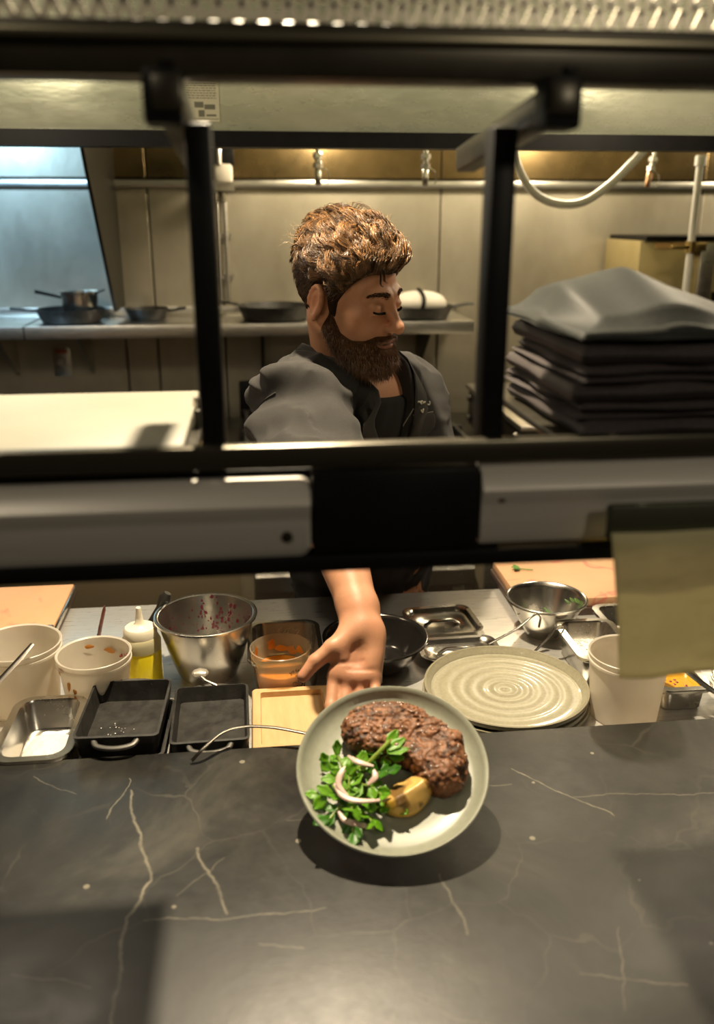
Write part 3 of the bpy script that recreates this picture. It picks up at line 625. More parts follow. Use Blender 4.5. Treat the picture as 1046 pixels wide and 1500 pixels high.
def heap(w, d, h, seed, n=22):
    V, F = [], []
    for i in range(n):
        for j in range(n):
            x = (i/(n-1)-.5)*2; y = (j/(n-1)-.5)*2; r = math.hypot(x, y)/max(abs(x), abs(y), 1e-6) if (x or y) else 1
            e = max(abs(x), abs(y)); V.append((x*w/2/ (1+0.18*(r-1)*2.2), y*d/2/(1+0.18*(r-1)*2.2), h*max(0, 1-e**2.2)+0.1*h*math.sin(9*x+seed)*math.cos(7*y)*(1-e)))
    for i in range(n-1):
        for j in range(n-1): a = i*n+j; F.append((a, a+n, a+n+1, a+1))
    return MB().add(V, F)
heap(0.078, 0.135, 0.026, 1).build('salt_heap', SALT, t, (0.002, -0.01, 0.0035), smooth=80)
t2 = gn_pan('steel_salt_pan', 'small deep steel pan of coarse salt between bowl and plastic container', (0.634, 1.486, W), 0.098, 0.150, 0.066, 0.0, rim=0.018)
heap(0.090, 0.140, 0.022, 2).build('salt_heap', SALT, t2, (0, 0.0, 0.026), smooth=80)
mb = MB(); q = random.Random(9)
for i in range(160):
    x, y = q.uniform(-.034, .034), q.uniform(-.055, .055); e = max(abs(x)/.041, abs(y)/.065)
    mb.box((x, y, 0.0265+0.022*max(0, 1-e**2.2)+0.001), (q.uniform(.001, .003),)*3, rz=q.uniform(0, 3))
o = mb.build('salt_grains', SALT, t2, smooth=0, fix=False); o['kind'] = 'stuff'
gn_pan('steel_insert_pan', 'rectangular steel insert pan standing around the orange sauce tub', (0.036, 1.535, W), 0.126, 0.165, 0.070, 0.0, lip=0.006, rim=0.026)
t = gn_pan('sauce_pan_insert', 'steel insert pan of yellow orange sauce with dark specks', (0.736, 1.352, W), 0.080, 0.078, 0.05, 0.0, rim=0.014)
MB().rrect([(0.0365, 0.035, 0.014, 0.034), (0.037, 0.0355, 0.014, 0.038), (0.002, 0.002, 0.001, 0.0385)], 6).build('sauce', pm('yellow_sauce', (0.66, 0.34, 0.02), 0.25, 0, (0.55, 0.25, 0.01), 40, coat=0.5), t)
for i in range(7): MB().lathe([(0.0005, 0), (0.003, 0.0006), (0.002, 0.0016), (0.0004, 0.002)], 7).build('chili_bit', REDB, t, (rnd.uniform(-.028, .02), rnd.uniform(-.024, .024), 0.0380))
gn_pan('steel_insert_pan', 'rectangular steel insert pan behind the small salt pan', (0.755, 1.585, W), 0.10, 0.17, 0.045, 0.0, rim=0.018)

# orange sauce tub
t = thing('sauce_tub', 'clear plastic tub half full of orange sauce with black printing', 'tub', (0.026, 1.470, W+0.0022))
CLEAR = translucent_plastic('tub_plastic', (0.90, 0.80, 0.62), 0.35, 0.2)
CLEAR.node_tree.nodes['Mix Shader.001'].inputs[0].default_value = 0.72
R_, Rb, H_ = 0.0545, 0.044, 0.088
MB().lathe([(0.001, 0), (Rb-0.002, 0), (Rb, 0.003), (R_-0.0025, H_-0.016), (R_, H_-0.015), (R_+0.0015, H_), (R_-0.0002, H_+0.001), (R_-0.0012, H_-0.002), (R_-0.0036, H_-0.018), (Rb-0.0015, 0.004), (0.001, 0.002)], 44).build('cup', CLEAR, t)
SAUCE = pm('orange_sauce', (0.80, 0.29, 0.02), 0.3, 0, (0.86, 0.38, 0.05), 25, coat=0.3)
MB().lathe([(0.001, 0.003), (Rb-0.003, 0.003), (Rb+0.0025, 0.046), (Rb+0.0, 0.048), (0.02, 0.0455), (0.001, 0.046)], 40).build('sauce', SAUCE, t)
for i, (th, z, w, h) in enumerate(((1.9, 0.070, .009, .012), (1.5, 0.060, .016, .008), (2.7, 0.068, .008, .014), (0.7, 0.062, .012, .010), (1.1, 0.058, .012, .010), (0.1, 0.066, .008, .012))):
    blob_patch(MB(), th, z, lerp(Rb, R_-.003, z/0.072)-0.0016, w, h, seed=60+i, lift=-0.001).build('sauce_smear', SMEAR if i % 2 == 0 else SAUCE, t, smooth=80)
for i, (th, z, w, h) in enumerate(((-2.9, 0.066, .006, .012), (-0.15, 0.05, .006, .018))):
    blob_patch(MB(), th, z, lerp(Rb, R_-.0025, z/0.072)+0.0004, w, h, seed=80+i).build('sauce_smear', SMEAR, t, smooth=80)
INKM = pm('black_print', (0.015, 0.012, 0.01), 0.5); mb = MB(); q = random.Random(2)
for row, (zz, a0, a1, s) in enumerate(((0.057, -1.32, -0.62, .0042), (0.048, -1.05, -0.80, .0036), (0.036, -1.15, -0.60, .0016), (0.032, -1.15, -0.6, .0016), (0.028, -1.15, -0.6, .0016), (0.024, -1.15, -0.6, .0016))):
    a = a0
    while a < a1:
        wv = q.uniform(0.03, 0.08)
        for kk in range(3):
            r = lerp(Rb, R_-.0025, zz/0.072)+0.0007; aa = a+q.uniform(0, wv); z2 = zz+q.uniform(-.2, 1)*s
            p0 = (r*math.cos(aa), r*math.sin(aa), z2); aa += q.uniform(-.03, .03); z2 += q.uniform(-s, s)
            mb.tube([p0, (r*math.cos(aa), r*math.sin(aa), z2)], 0.00055, 4)
        a += wv+0.02
mb.build('printed_text', INKM, t, smooth=0)
# dark bowl behind the hand
bowl('dark_bowl', 'dark steel bowl behind the outstretched hand', (0.213, 1.555, W), 0.098, 0.055, 0.058, pm('dark_bowl_steel', (0.11, 0.10, 0.09), 0.16, 0.9), curve=0.6)
# bowl with herbs
HERB = pm('herb_green', (0.05, 0.16, 0.02), 0.5, 0, (0.12, 0.28, 0.04), 60, sss=0.05)
def leaf(mb, P, R, l, w, bend=0.2, n=5, lobes=0.0):
    V, F = [], []
    for i in range(n+1):
        u = i/n; ww = w*math.sin(PI*min(max(u, .04), .97))**0.7*(1+lobes*math.sin(u*14)); zz = bend*l*(u*u)
        for k, s in enumerate((-1, -.5, 0, .5, 1)): V.append(Vector(P)+R @ Vector((u*l, s*ww/2, zz+abs(s)*w*0.12)))
    for i in range(n):
        for k in range(4): a = i*5+k; F.append((a, a+1, a+6, a+5))
    mb.add(V, F); return mb
def rrot(q, tilt=0.6): return Matrix.Rotation(q.uniform(0, 2*PI), 3, 'Z') @ Matrix.Rotation(q.uniform(-tilt, tilt), 3, 'Y') @ Matrix.Rotation(q.uniform(-tilt, tilt), 3, 'X')
t, pts = bowl('herb_bowl', 'small stainless bowl with chopped green herbs inside', (0.586, 1.645, W), 0.079, 0.036, 0.082, STEEL, lip=0.005, curve=0.85)
q = random.Random(12)
for i in range(34):
    a, r = q.uniform(0, 2*PI), q.uniform(0, 0.045); hz = 0.012+max(0, r-0.03)*1.6
    lf = leaf(MB(), (0, 0, 0), rrot(q, .5), q.uniform(.009, .016), q.uniform(.006, .010), .15).build('herb_leaf', HERB, t, (r*math.cos(a), r*math.sin(a), hz), smooth=80)
    lf.modifiers.new('thick', 'SOLIDIFY').thickness = 0.0006
for a, z in ((0.25, 0.062), (0.05, 0.066), (0.4, 0.055), (3.3, 0.058)):
    r = 0.036+(0.079-0.036)*(z/0.082)**.85-0.006
    lf = leaf(MB(), (0, 0, 0), Matrix.Rotation(a+1.4, 3, 'Z') @ Matrix.Rotation(0.9, 3, 'X'), 0.016, 0.010).build('herb_leaf', HERB, t, (r*math.cos(a), r*math.sin(a), z), smooth=80)
    lf.modifiers.new('thick', 'SOLIDIFY').thickness = 0.0006
# spoons hooked on the bowls
def hook_spoon(label, P, rl):
    t = thing('hooked_spoon', label, 'spoon', (0, 0, 0), 0, 'spoons with hooked handles')
    MB().tube(spline(P, 6), rl, 10, flat=0.5).build('handle', STEEL, t); return t
hook_spoon('steel spoon with hooked handle resting from the pan lid onto the herb bowl', [(0.435, 1.53, 0.952), (0.49, 1.545, 0.972), (0.528, 1.56, 0.992), (0.541, 1.566, 0.993), (0.548, 1.566, 0.984), (0.546, 1.565, 0.965)], 0.0035)
hook_spoon('steel spoon with hooked handle resting on the small salt pan', [(0.525, 1.52, 0.935), (0.553, 1.525, 0.962), (0.570, 1.53, 0.983), (0.580, 1.53, 0.985), (0.585, 1.53, 0.975)], 0.0035)
# pan lids
def pan_lid(label, loc, rz, w, d):
    t = thing('pan_lid', label, 'lid', loc, rz, 'steel pan lids'); a, b = w/2, d/2
    MB().rrect([(a*.3, b*.3, .01, 0.003), (a-.012, b-.012, .02, 0.003), (a-.008, b-.008, .02, 0.012), (a, b, .026, 0.014), (a, b, .026, 0.0155), (a-.009, b-.009, .02, 0.0145), (a-.014, b-.014, .019, 0.006),
                (a*.62, b*.55, .028, 0.006), (a*.58, b*.50, .028, 0.0035), (0.003, .003, .001, 0.0035)], 8).build('lid_plate', STEEL, t, smooth=50)
    R = [[(x*1.0, y, z) for x, y, z in ((-a*.5, -.007, .0045), (-a*.5, .007, .0045), (-a*.5, .004, .012), (-a*.5, -.004, .012))], [(x, y, z) for x, y, z in ((a*.5, -.007, .0045), (a*.5, .007, .0045), (a*.5, .004, .012), (a*.5, -.004, .012))]]
    MB().tube([(-a*.5, 0, .004), (-a*.3, 0, .013), (a*.3, 0, .013), (a*.5, 0, .004)], .006, 10, flat=.5).build('grip', STEEL, t)
    return t
pan_lid('steel pan lid with grip lying toward the chef, behind the other lid', (0.378, 1.703, W+0.001), 0.08, 0.152, 0.142)
l2 = pan_lid('steel pan lid with grip partly under the stacked plates', (0.385, 1.572, W+0.001), 0.02, 0.165, 0.098)
# stoneware plates
def ring_glaze():
    m, nt, b = nodes('stone_glaze'); tc = nt.nodes.new('ShaderNodeTexCoord'); w = nt.nodes.new('ShaderNodeTexWave'); w.wave_type = 'RINGS'; w.rings_direction = 'Z'
    w.inputs['Scale'].default_value = 13; w.inputs['Distortion'].default_value = 1.6; w.inputs['Detail'].default_value = 2; w.inputs['Detail Scale'].default_value = 2
    nt.links.new(tc.outputs['Object'], w.inputs[0]); r = ramp(nt, w.outputs['Fac'], [(0.2, (0.27, 0.245, 0.168)), (0.85, (0.335, 0.31, 0.218))])
    nt.links.new(mixc(nt, 0.4, r, ramp(nt, noise(nt, 180, 3, .6), [(0.35, (0.26, 0.24, 0.16)), (0.7, (0.40, 0.37, 0.26))])), b.inputs['Base Color']); b.inputs['Roughness'].default_value = 0.33; b.inputs['Coat Weight'].default_value = 0.15; bump(nt, b, w.outputs['Fac'], 0.10, 0.003); return m
GLAZE = ring_glaze()
RIMG = pm('rim_glaze', (0.24, 0.215, 0.14), 0.4)
def stone_plate(label, loc, R, h=0.019):
    t = thing('stoneware_plate', label, 'plate', loc, 0, 'stacked stoneware plates')
    pr_ = [(0.001, 0.0), (R*.62, 0.0), (R*.66, 0.0025), (R*.93, 0.008), (R, h-.002), (R, h), (R-.0035, h+.0005), (R-.006, h-.003), (R*.92, 0.0095)]
    k = 90
    for i in range(k):
        u = i/k; pr_.append((R*.90*(1-u)+.002, 0.0070+0.0007*math.sin((u**1.1)*38+1)*(0.7+0.3*math.sin(u*9))*(.35+.65*u)))
    pr_.append((0.001, 0.0066))
    b_ = MB().lathe(pr_, 72).build('plate_body', GLAZE, t, smooth=60)
    MB().lathe([(R-.0034, h+.0006), (R+.0004, h+.0003), (R+.0006, h-.006), (R+.0001, h-.007)], 72, closed=True).build('rim_band', RIMG, t, smooth=60)
    return t
zs = W
for k, (dx, dy, lab) in enumerate(((0.004, 0.004, 'ribbed olive stoneware plate, lowest of the stack behind the counter'), (-0.003, -0.002, 'ribbed olive stoneware plate, middle of the stack behind the counter'), (0, 0, 'ribbed olive stoneware plate with swirl, topmost of the stack'))):
    stone_plate(lab, (0.425+dx, 1.372+dy, zs), 0.146); zs += 0.0125
# ribbed cast iron dishes with loop handles
def iron_dish(label, loc, w, d, h, rz):
    t = thing('iron_dish', label, 'dish', loc, rz, 'rectangular cast iron dishes'); a, b = w/2, d/2
    MB().rrect([(.002, .002, .001, 0), (a*.9, b*.9, .010, 0), (a*.93, b*.93, .011, .004), (a, b, .010, h), (a-.004, b-.004, .008, h+.0008), (a*.9-.002, b*.9-.002, .008, .008), (a*.87, b*.87, .007, .006), (.002, .002, .001, .006)], 6).build('dish_body', IRON, t, smooth=40)
    for s in (-1, 1):
        MB().tube(spline([(-.034, s*(b-.004), h-.006), (-.026, s*(b+.010), h-.009), (0, s*(b+.016), h-.010), (.026, s*(b+.010), h-.009), (.034, s*(b-.004), h-.006)], 6), .0048, 10, flat=.8).build('loop_handle', pm('worn_iron', (0.10, 0.095, 0.085), 0.45, 0.5), t)
    return t
iron_dish('black cast iron dish, lower of the pair beside the salt pan', (-0.228, 1.308, W), 0.132, 0.172, 0.040, -0.03)
iron_dish('black cast iron dish with white specks, on top of the pair beside the salt pan', (-0.233, 1.311, W+0.0365), 0.132, 0.178, 0.040, -0.04)
iron_dish('black cast iron dish, lower of the pair beside the wooden board', (-0.094, 1.311, W), 0.120, 0.165, 0.030, 0.02)
iron_dish('black cast iron dish, on top of the pair beside the wooden board', (-0.095, 1.313, W+0.0265), 0.126, 0.178, 0.030, 0.02)
mb = MB(); q = random.Random(4)
for i in range(16): mb.box((q.gauss(-0.24, .018), q.gauss(1.285, .015), W+0.0365+0.0068), (q.uniform(.0006, .002), q.uniform(.0006, .002), .0008), rz=q.uniform(0, 3))
o = mb.build('salt_specks', SALT, None, smooth=0); tag(o, 'scattered white salt specks in the upper iron dish', 'salt'); o['kind'] = 'stuff'
# spoon rest behind: pale spoon end by the bowl
t = thing('pale_spoon', 'pale spoon bowl resting between mixing bowl and iron dish', 'spoon', (-0.118, 1.43, W+0.066))
MB().tube([(-0.014, 0, 0), (-.010, 0, .001), (0, 0, .002), (.010, 0, .001), (.014, 0, 0)], [.004, .010, .0125, .010, .004], 14, flat=.5).build('spoon_bowl', pm('pale_metal', (0.55, 0.5, 0.42), 0.35, 0.5), t)
MB().tube([(0.0, -.008, 0), (.01, -.02, -.004), (.03, -.03, -.010)], .003, 8).build('handle', STEEL, t)
# wooden board with juice groove
WOOD = pm('maple', (0.66, 0.44, 0.22), 0.45, 0, (0.54, 0.33, 0.15), 10, (6, 1, 6), 0.3, 0.75, rvar=0.05)
t = thing('wooden_board', 'small maple board with juice groove under the hand', 'board', (0.042, 1.322, W))
MB().rrect([(.068, .096, .006, 0), (.070, .098, .008, .003), (.070, .098, .008, .032), (.068, .096, .007, .035), (.055, .083, .005, .035), (.054, .082, .005, .025), (.002, .002, .001, .025)], 6).build('board', WOOD, t)
# long spoon on the board and iron dish
t = thing('long_spoon', 'long curved steel spoon handle lying in front of the iron dish and board', 'spoon', (0, 0, 0))
MB().tube(spline([(-0.118, 1.178, 0.965), (-0.100, 1.186, 0.980), (-0.070, 1.212, 0.990), (-0.035, 1.222, 0.991), (0.01, 1.215, 0.990), (0.06, 1.20, 0.985)], 7), 0.0032, 10, flat=0.7).build('handle', TOOLST, t)
# right bowl and ladle
bowl('side_bowl', 'steel bowl with ladle beside the yellow sauce pan', (0.874, 1.305, W), 0.082, 0.05, 0.055, STEEL, curve=0.7)
t = thing('ladle', 'steel ladle handle leaning from the bowl over the yellow sauce', 'ladle', (0, 0, 0))
MB().tube(spline([(0.722, 1.318, 1.0), (0.735, 1.30, 0.990), (0.760, 1.27, 0.975), (0.79, 1.235, 0.962)], 6), [0.003]+[0.0065]*10+[0.006]*8, 10, flat=0.5).build('handle', STEEL, t)
# cutting boards at the chef's edge
PINK = pm('board_pink', (0.78, 0.47, 0.27), 0.5, 0, (0.66, 0.36, 0.19), 7, lo=0.45, hi=0.8); EDGE = pm('board_undershade', (0.06, 0.035, 0.025), 0.5)
def stained(seed):
    m, nt, b = nodes('cutting_board_%d' % seed)
    base = ramp(nt, noise(nt, 6, 5, .6), [(0.4, (0.60, 0.35, 0.19)), (0.8, (0.53, 0.29, 0.15))])
    st = ramp(nt, noise(nt, 9, 2, .5, None, 'Object', 1.2), [(0.60, (0, 0, 0)), (0.66, (1, 1, 1)), (0.70, (0, 0, 0))])
    nt.links.new(mixc(nt, st, base, (0.55, 0.17, 0.12)), b.inputs['Base Color']); b.inputs['Roughness'].default_value = 0.5; return m
t = thing('cutting_board', 'tan cutting board with steel clip at the left end of the prep table', 'cutting board', (-0.44, 1.74, W))
MB().b2(-0.55, 0.0, 0.0, 0.235, 0.010, 0.024, 0.003).build('board', stained(1), t)
MB().b2(-0.55, 0.006, -0.004, 0.239, 0, 0.010, 0.002).build('frame', EDGE, t)  # dark slab stands in for the shade under the board
MB().b2(0.0015, 0.006, 0.0, 0.235, 0.010, 0.022, 0.001).build('edge_strip', STEEL, t)
MB().b2(-0.03, 0.0, -0.006, 0.01, 0.006, 0.027, 0.002).build('clip', STEEL, t)
t = thing('cutting_board', 'tan cutting board with pink stains behind the herb bowl', 'cutting board', (0.557, 1.725, W))
MB().b2(0.0, 0.62, 0.0, 0.24, 0.018, 0.040, 0.003).build('board', stained(2), t)
MB().b2(-0.004, 0.624, -0.004, 0.244, 0, 0.018, 0.002).build('frame', EDGE, t)  # shade beneath this board, built as a dark slab
t = thing('herb_sprig', 'single green herb leaf lying on the stained cutting board', 'herb', (0.605, 1.90, W+0.041))
for k, a in enumerate((2.2, 3.0, 3.7)):
    lf = leaf(MB(), (0, 0, 0.002), Matrix.Rotation(a, 3, 'Z'), .020, .013, .2).build('leaf', HERB, t, smooth=80); lf.modifiers.new('thick', 'SOLIDIFY').thickness = 0.0006
MB().tube([(0, 0, .0025), (.015, -.006, .0025), (.030, -.010, .0025)], .0013, 6).build('stem', HERB, t)
# ================================================================== organic surfaces: distance fields meshed with surface nets
def A_(*v): return np.array(v, float)
def unit(v): v = np.asarray(v, float); return v/np.linalg.norm(v)
def smin(a, b, k):
    h = np.clip(0.5+0.5*(b-a)/k, 0, 1); return b*(1-h)+a*h-k*h*(1-h)
def smax(a, b, k): return -smin(-a, -b, k)
def sph(P, c, r): return np.linalg.norm(P-np.asarray(c), axis=-1)-r
def ell(P, c, r, R=None):
    q = P-np.asarray(c)
    if R is not None: q = q @ R           # columns of R: axes
    r = np.asarray(r, float); k0 = np.linalg.norm(q/r, axis=-1); k1 = np.linalg.norm(q/(r*r), axis=-1)
    return np.where(k1 > 1e-9, k0*(k0-1.0)/np.maximum(k1, 1e-9), -r.min())
def cap(P, a, b, ra, rb=None):
    a = np.asarray(a, float); b = np.asarray(b, float); rb = ra if rb is None else rb
    ab = b-a; t = np.clip(((P-a) @ ab)/max(ab @ ab, 1e-12), 0, 1)
    return np.linalg.norm(P-a-t[..., None]*ab, axis=-1)-(ra+(rb-ra)*t)
def sstep(x, a, b): t = np.clip((x-a)/(b-a), 0, 1); return t*t*(3-2*t)
def surfnet(f, lo, hi, h, blk=12):
    lo = np.asarray(lo, float); n = np.ceil((np.asarray(hi, float)-lo)/h/blk).astype(int)
    g = np.stack(np.meshgrid(*[np.arange(k) for k in n], indexing='ij'), -1).reshape(-1, 3)
    cd_ = f(lo+(g*blk+blk/2)*h); act = np.abs(cd_) < blk*h*0.87*1.7+0.004
    N = n*blk; D = np.repeat(np.repeat(np.repeat(np.sign(cd_).reshape(*n), blk, 0), blk, 1), blk, 2).astype(np.float32)*1.0
    loc = np.stack(np.meshgrid(*[np.arange(blk)]*3, indexing='ij'), -1).reshape(-1, 3)
    ga = g[act]
    for s in range(0, len(ga), 160):
        ix = (ga[s:s+160, None]*blk+loc[None]).reshape(-1, 3)
        D[ix[:, 0], ix[:, 1], ix[:, 2]] = f(lo+ix*h)
    S = D < 0
    cnt = sum(S[i:N[0]-1+i, j:N[1]-1+j, k:N[2]-1+k].astype(np.int8) for i in (0, 1) for j in (0, 1) for k in (0, 1))
    ac = (cnt > 0) & (cnt < 8); C = np.argwhere(ac); idx = -np.ones(ac.shape, np.int64); idx[ac] = np.arange(len(C))
    acc = np.zeros((len(C), 3)); num = np.zeros(len(C))
    cs = [(i, j, k) for i in (0, 1) for j in (0, 1) for k in (0, 1)]
    for a in cs:
        for ax in range(3):
            if a[ax]: continue
            b = list(a); b[ax] = 1
            da = D[C[:, 0]+a[0], C[:, 1]+a[1], C[:, 2]+a[2]]; db = D[C[:, 0]+b[0], C[:, 1]+b[1], C[:, 2]+b[2]]
            m = (da < 0) != (db < 0); t = np.where(m, da/np.where(m, da-db, 1), 0)
            p = np.tile(np.array(a, float), (len(C), 1)); p[:, ax] += t; acc[m] += p[m]; num[m] += 1
    V = lo+(C+acc/np.maximum(num, 1)[:, None])*h; F = []
    for ax in range(3):
        o1, o2 = [(1, 2), (2, 0), (0, 1)][ax]
        sl0 = [slice(None)]*3; sl1 = [slice(None)]*3; sl0[ax] = slice(0, N[ax]-1); sl1[ax] = slice(1, N[ax])
        s0 = S[tuple(sl0)]; s1 = S[tuple(sl1)]; E = np.argwhere(s0 != s1)
        E = E[(E[:, o1] > 0) & (E[:, o2] > 0) & (E[:, o1] < N[o1]-1) & (E[:, o2] < N[o2]-1)]
        fl = s0[E[:, 0], E[:, 1], E[:, 2]]
        def cell(d1, d2): q = E.copy(); q[:, o1] -= d1; q[:, o2] -= d2; return idx[q[:, 0], q[:, 1], q[:, 2]]
        Q = np.stack([cell(1, 1), cell(0, 1), cell(0, 0), cell(1, 0)], 1); Q[~fl] = Q[~fl][:, ::-1]; F.append(Q)
    F = np.concatenate(F); F = F[(F >= 0).all(1)]
    return V, F
def relax(V, F, it=1, lam=0.5):
    for _ in range(it):
        s = np.zeros_like(V); c = np.zeros(len(V))
        for i in range(4):
            a, b = F[:, i], F[:, (i+1) % 4]
            np.add.at(s, a, V[b]); np.add.at(c, a, 1); np.add.at(s, b, V[a]); np.add.at(c, b, 1)
        V = V+(s/np.maximum(c, 1)[:, None]-V)*lam
    return V
def np_mesh(name, V, F, col=None):
    me = bpy.data.meshes.new(name); n = F.shape[1]
    me.vertices.add(len(V)); me.vertices.foreach_set('co', np.asarray(V, np.float32).ravel())
    me.loops.add(F.size); me.loops.foreach_set('vertex_index', F.astype(np.int32).ravel())
    me.polygons.add(len(F)); me.polygons.foreach_set('loop_start', np.arange(0, F.size, n, dtype=np.int32)); me.polygons.foreach_set('loop_total', np.full(len(F), n, np.int32))
    me.update(calc_edges=True); me.validate()
    if col is not None and len(me.vertices) == len(col):
        at = me.color_attributes.new('tint', 'FLOAT_COLOR', 'POINT'); c = np.ones((len(col), 4), np.float32); c[:, :3] = col; at.data.foreach_set('color', c.ravel())
    return me
def grad(f, P, e=0.0012):
    g = np.stack([f(P+np.eye(3)[i]*e)-f(P-np.eye(3)[i]*e) for i in range(3)], -1)
    return g/np.maximum(np.linalg.norm(g, axis=-1, keepdims=True), 1e-9)
def strands(P, r, sides=3, col=None):
    # P: (n, m, 3) strand points -> tapered tubes
    n, m, _ = P.shape; T = np.gradient(P, axis=1); T /= np.maximum(np.linalg.norm(T, axis=-1, keepdims=True), 1e-9)
    up = np.array([0.31, 0.22, 0.92]); U = np.cross(T, up); U /= np.maximum(np.linalg.norm(U, axis=-1, keepdims=True), 1e-9); B = np.cross(T, U)
    tp = np.linspace(0, 1, m); rad = (np.asarray(r).reshape(-1, 1)*np.clip(1.12-tp**2.2, 0.12, 1)[None])[..., None]
    V = np.stack([P+(U*math.cos(2*PI*k/sides)+B*math.sin(2*PI*k/sides))*rad for k in range(sides)], 2).reshape(-1, 3)
    i, j, k = np.meshgrid(np.arange(n), np.arange(m-1), np.arange(sides), indexing='ij'); k2 = (k+1) % sides
    b = lambda jj, kk: (i*m+jj)*sides+kk
    F = np.stack([b(j, k), b(j, k2), b(j+1, k2), b(j+1, k)], -1).reshape(-1, 4)
    return V, F, (None if col is None else np.repeat(col, m*sides, 0))
def tint_mat(name, rough=0.5, spec=0.4, sss=0.0, bs=None, bstr=0.2, base=(1, 1, 1), aniso=0.0, sheen=0.0, bdist=0.001):
    m, nt, b = nodes(name); a = nt.nodes.new('ShaderNodeVertexColor'); a.layer_name = 'tint'
    c = mixc(nt, 1.0, a.outputs[0], base, 'MULTIPLY'); nt.links.new(c, b.inputs['Base Color']); b.inputs['Roughness'].default_value = rough; b.inputs['Specular IOR Level'].default_value = spec
    if sss: b.inputs['Subsurface Weight'].default_value = sss; b.inputs['Subsurface Radius'].default_value = (0.010, 0.004, 0.002); b.inputs['Subsurface Scale'].default_value = 0.5
    if bs: bump(nt, b, noise(nt, bs, 4, 0.6), bstr, bdist)
    if sheen: b.inputs['Sheen Weight'].default_value = sheen
    return m

# ------------------------------------------------------------------ skeleton of the chef
HD = A_(.182, 1.695, 1.612)
TOC = unit(A_(-math.sin(YAW), -math.cos(YAW), 0)); RTC = A_(math.cos(YAW), -math.sin(YAW), 0); ZU = A_(0, 0, 1)
def frame(yaw, pitch, roll=0.0):
    fh = math.cos(yaw)*TOC+math.sin(yaw)*RTC; f = fh*math.cos(pitch)-ZU*math.sin(pitch); u = fh*math.sin(pitch)+ZU*math.cos(pitch); r = np.cross(f, u)
    u2 = u*math.cos(roll)+r*math.sin(roll); return np.stack([np.cross(f, u2), f, u2], 1)
RH = frame(math.radians(53), math.radians(11), math.radians(3))
def toL(P): return (P-HD) @ RH
def toW(p): return HD+np.asarray(p) @ RH.T
NB = A_(.193, 1.795, 1.415); SR = A_(.080, 1.685, 1.402); SL = A_(.312, 1.895, 1.368); PV = A_(.255, 2.06, .97)
ER = A_(.112, 1.455, 1.273); WR = A_(.152, 1.235, 1.147); EL = A_(.372, 1.80, 1.165); WL = A_(.36, 1.97, .985)
TR = unit(SR-SL); MID = (SR+SL)/2; TU = unit(MID-PV); TU = unit(TU-TR*(TU @ TR)); TF = np.cross(TU, TR); RT = np.stack([TR, TF, TU], 1)

def head_sdf(P):
    p = toL(P); q = p.copy(); q[..., 0] = np.abs(q[..., 0])          # symmetric half
    d = ell(q, (0, -.014, .030), (.0745, .097, .089))
    d = smin(d, ell(q, (0, .022, -.030), (.063, .070, .082)), .030)
    d = smin(d, ell(q, (0, .038, -.079), (.048, .046, .035)), .028)
    d = smin(d, cap(q, (.056, -.004, -.055), (.020, .070, -.104), .017, .015), .026)
    d = smin(d, sph(q, (0, .078, -.099), .018), .02)
    d = smin(d, cap(q, (.009, .0870, .016), (.046, .070, .017), .0105, .0085), .014)      # brow ridge
    d = smin(d, sph(q, (.046, .058, -.028), .017), .026)                             # cheekbone
    d = smax(d, -sph(q, (.031, .1080, -.002), .0225), .013)                           # eye socket
    d = smin(d, ell(q, (.031, .0785, -.003), (.0155, .0125, .0122)), .005)             # lid
    d = smax(d, -cap(q, (.019, .0925, .0055), (.044, .0855, .0045), .0014), .004)        # lid crease
    d = smin(d, cap(q, (.018, .0915, -.0135), (.043, .083, -.013), .0028), .006)         # lower lid
    d = smin(d, cap(q, (0, .088, .006), (0, .112, -.031), .0075, .0095), .014)            # nose bridge
    d = smin(d, sph(q, (0, .1150, -.0365), .0120), .008)
    d = smin(d, ell(q, (.0118, .103, -.0405), (.0082, .0115, .0075)), .006)               # nostril wing
    d = smax(d, -ell(q, (.0075, .109, -.0480), (.0042, .006, .004)), .003)
    d = smin(d, ell(q, (0, .080, -.066), (.030, .019, .022)), .016)                       # muzzle
    d = smin(d, ell(q, (0, .0960, -.0655), (.021, .0075, .0050)), .005)                   # upper lip
    d = smin(d, ell(q, (0, .0940, -.0755), (.019, .0085, .0058)), .005)                   # lower lip
    d = smax(d, -cap(q, (0, .1045, -.0703), (.023, .0905, -.0708), .0016), .003)            # mouth line
    d = smax(d, -cap(q, (.018, .103, -.050), (.034, .088, -.066), .0025), .010)           # nasolabial fold
    # ear
    ea = math.radians(-15); Re = np.array([[math.cos(ea), math.sin(ea), 0], [-math.sin(ea), math.cos(ea), 0], [0, 0, 1]]).T
    ta = math.radians(-14); Rt = np.array([[1, 0, 0], [0, math.cos(ta), -math.sin(ta)], [0, math.sin(ta), math.cos(ta)]]); Re = Re @ Rt
    e = ell(q, (.0790, -.016, -.010), (.0072, .0185, .0310), Re)
    ang = np.linspace(-0.9, 3.6, 12); c0 = A_(.0815, -.016, -.009)
    pts = [c0+Re @ A_(.0035, .0165*math.cos(a), .0285*math.sin(a)) for a in ang]
    conc = ell(q, c0+Re @ A_(.0075, .004, -.002), (.0095, .0112, .0178), Re); e = smax(e, -conc, .004)
    for a, b in zip(pts[:-1], pts[1:]): e = smin(e, cap(q, a, b, .0036), .004)
    e = smin(e, sph(q, c0+Re @ A_(.001, .006, -.031), .0065), .006)
    e = smin(e, cap(q, c0+Re @ A_(.002, .013, .002), c0+Re @ A_(.002, .011, -.014), .0038), .004)    # tragus
    d = smin(d, e, .007)
    return d
NTOP = toW((0, -.030, -.050))
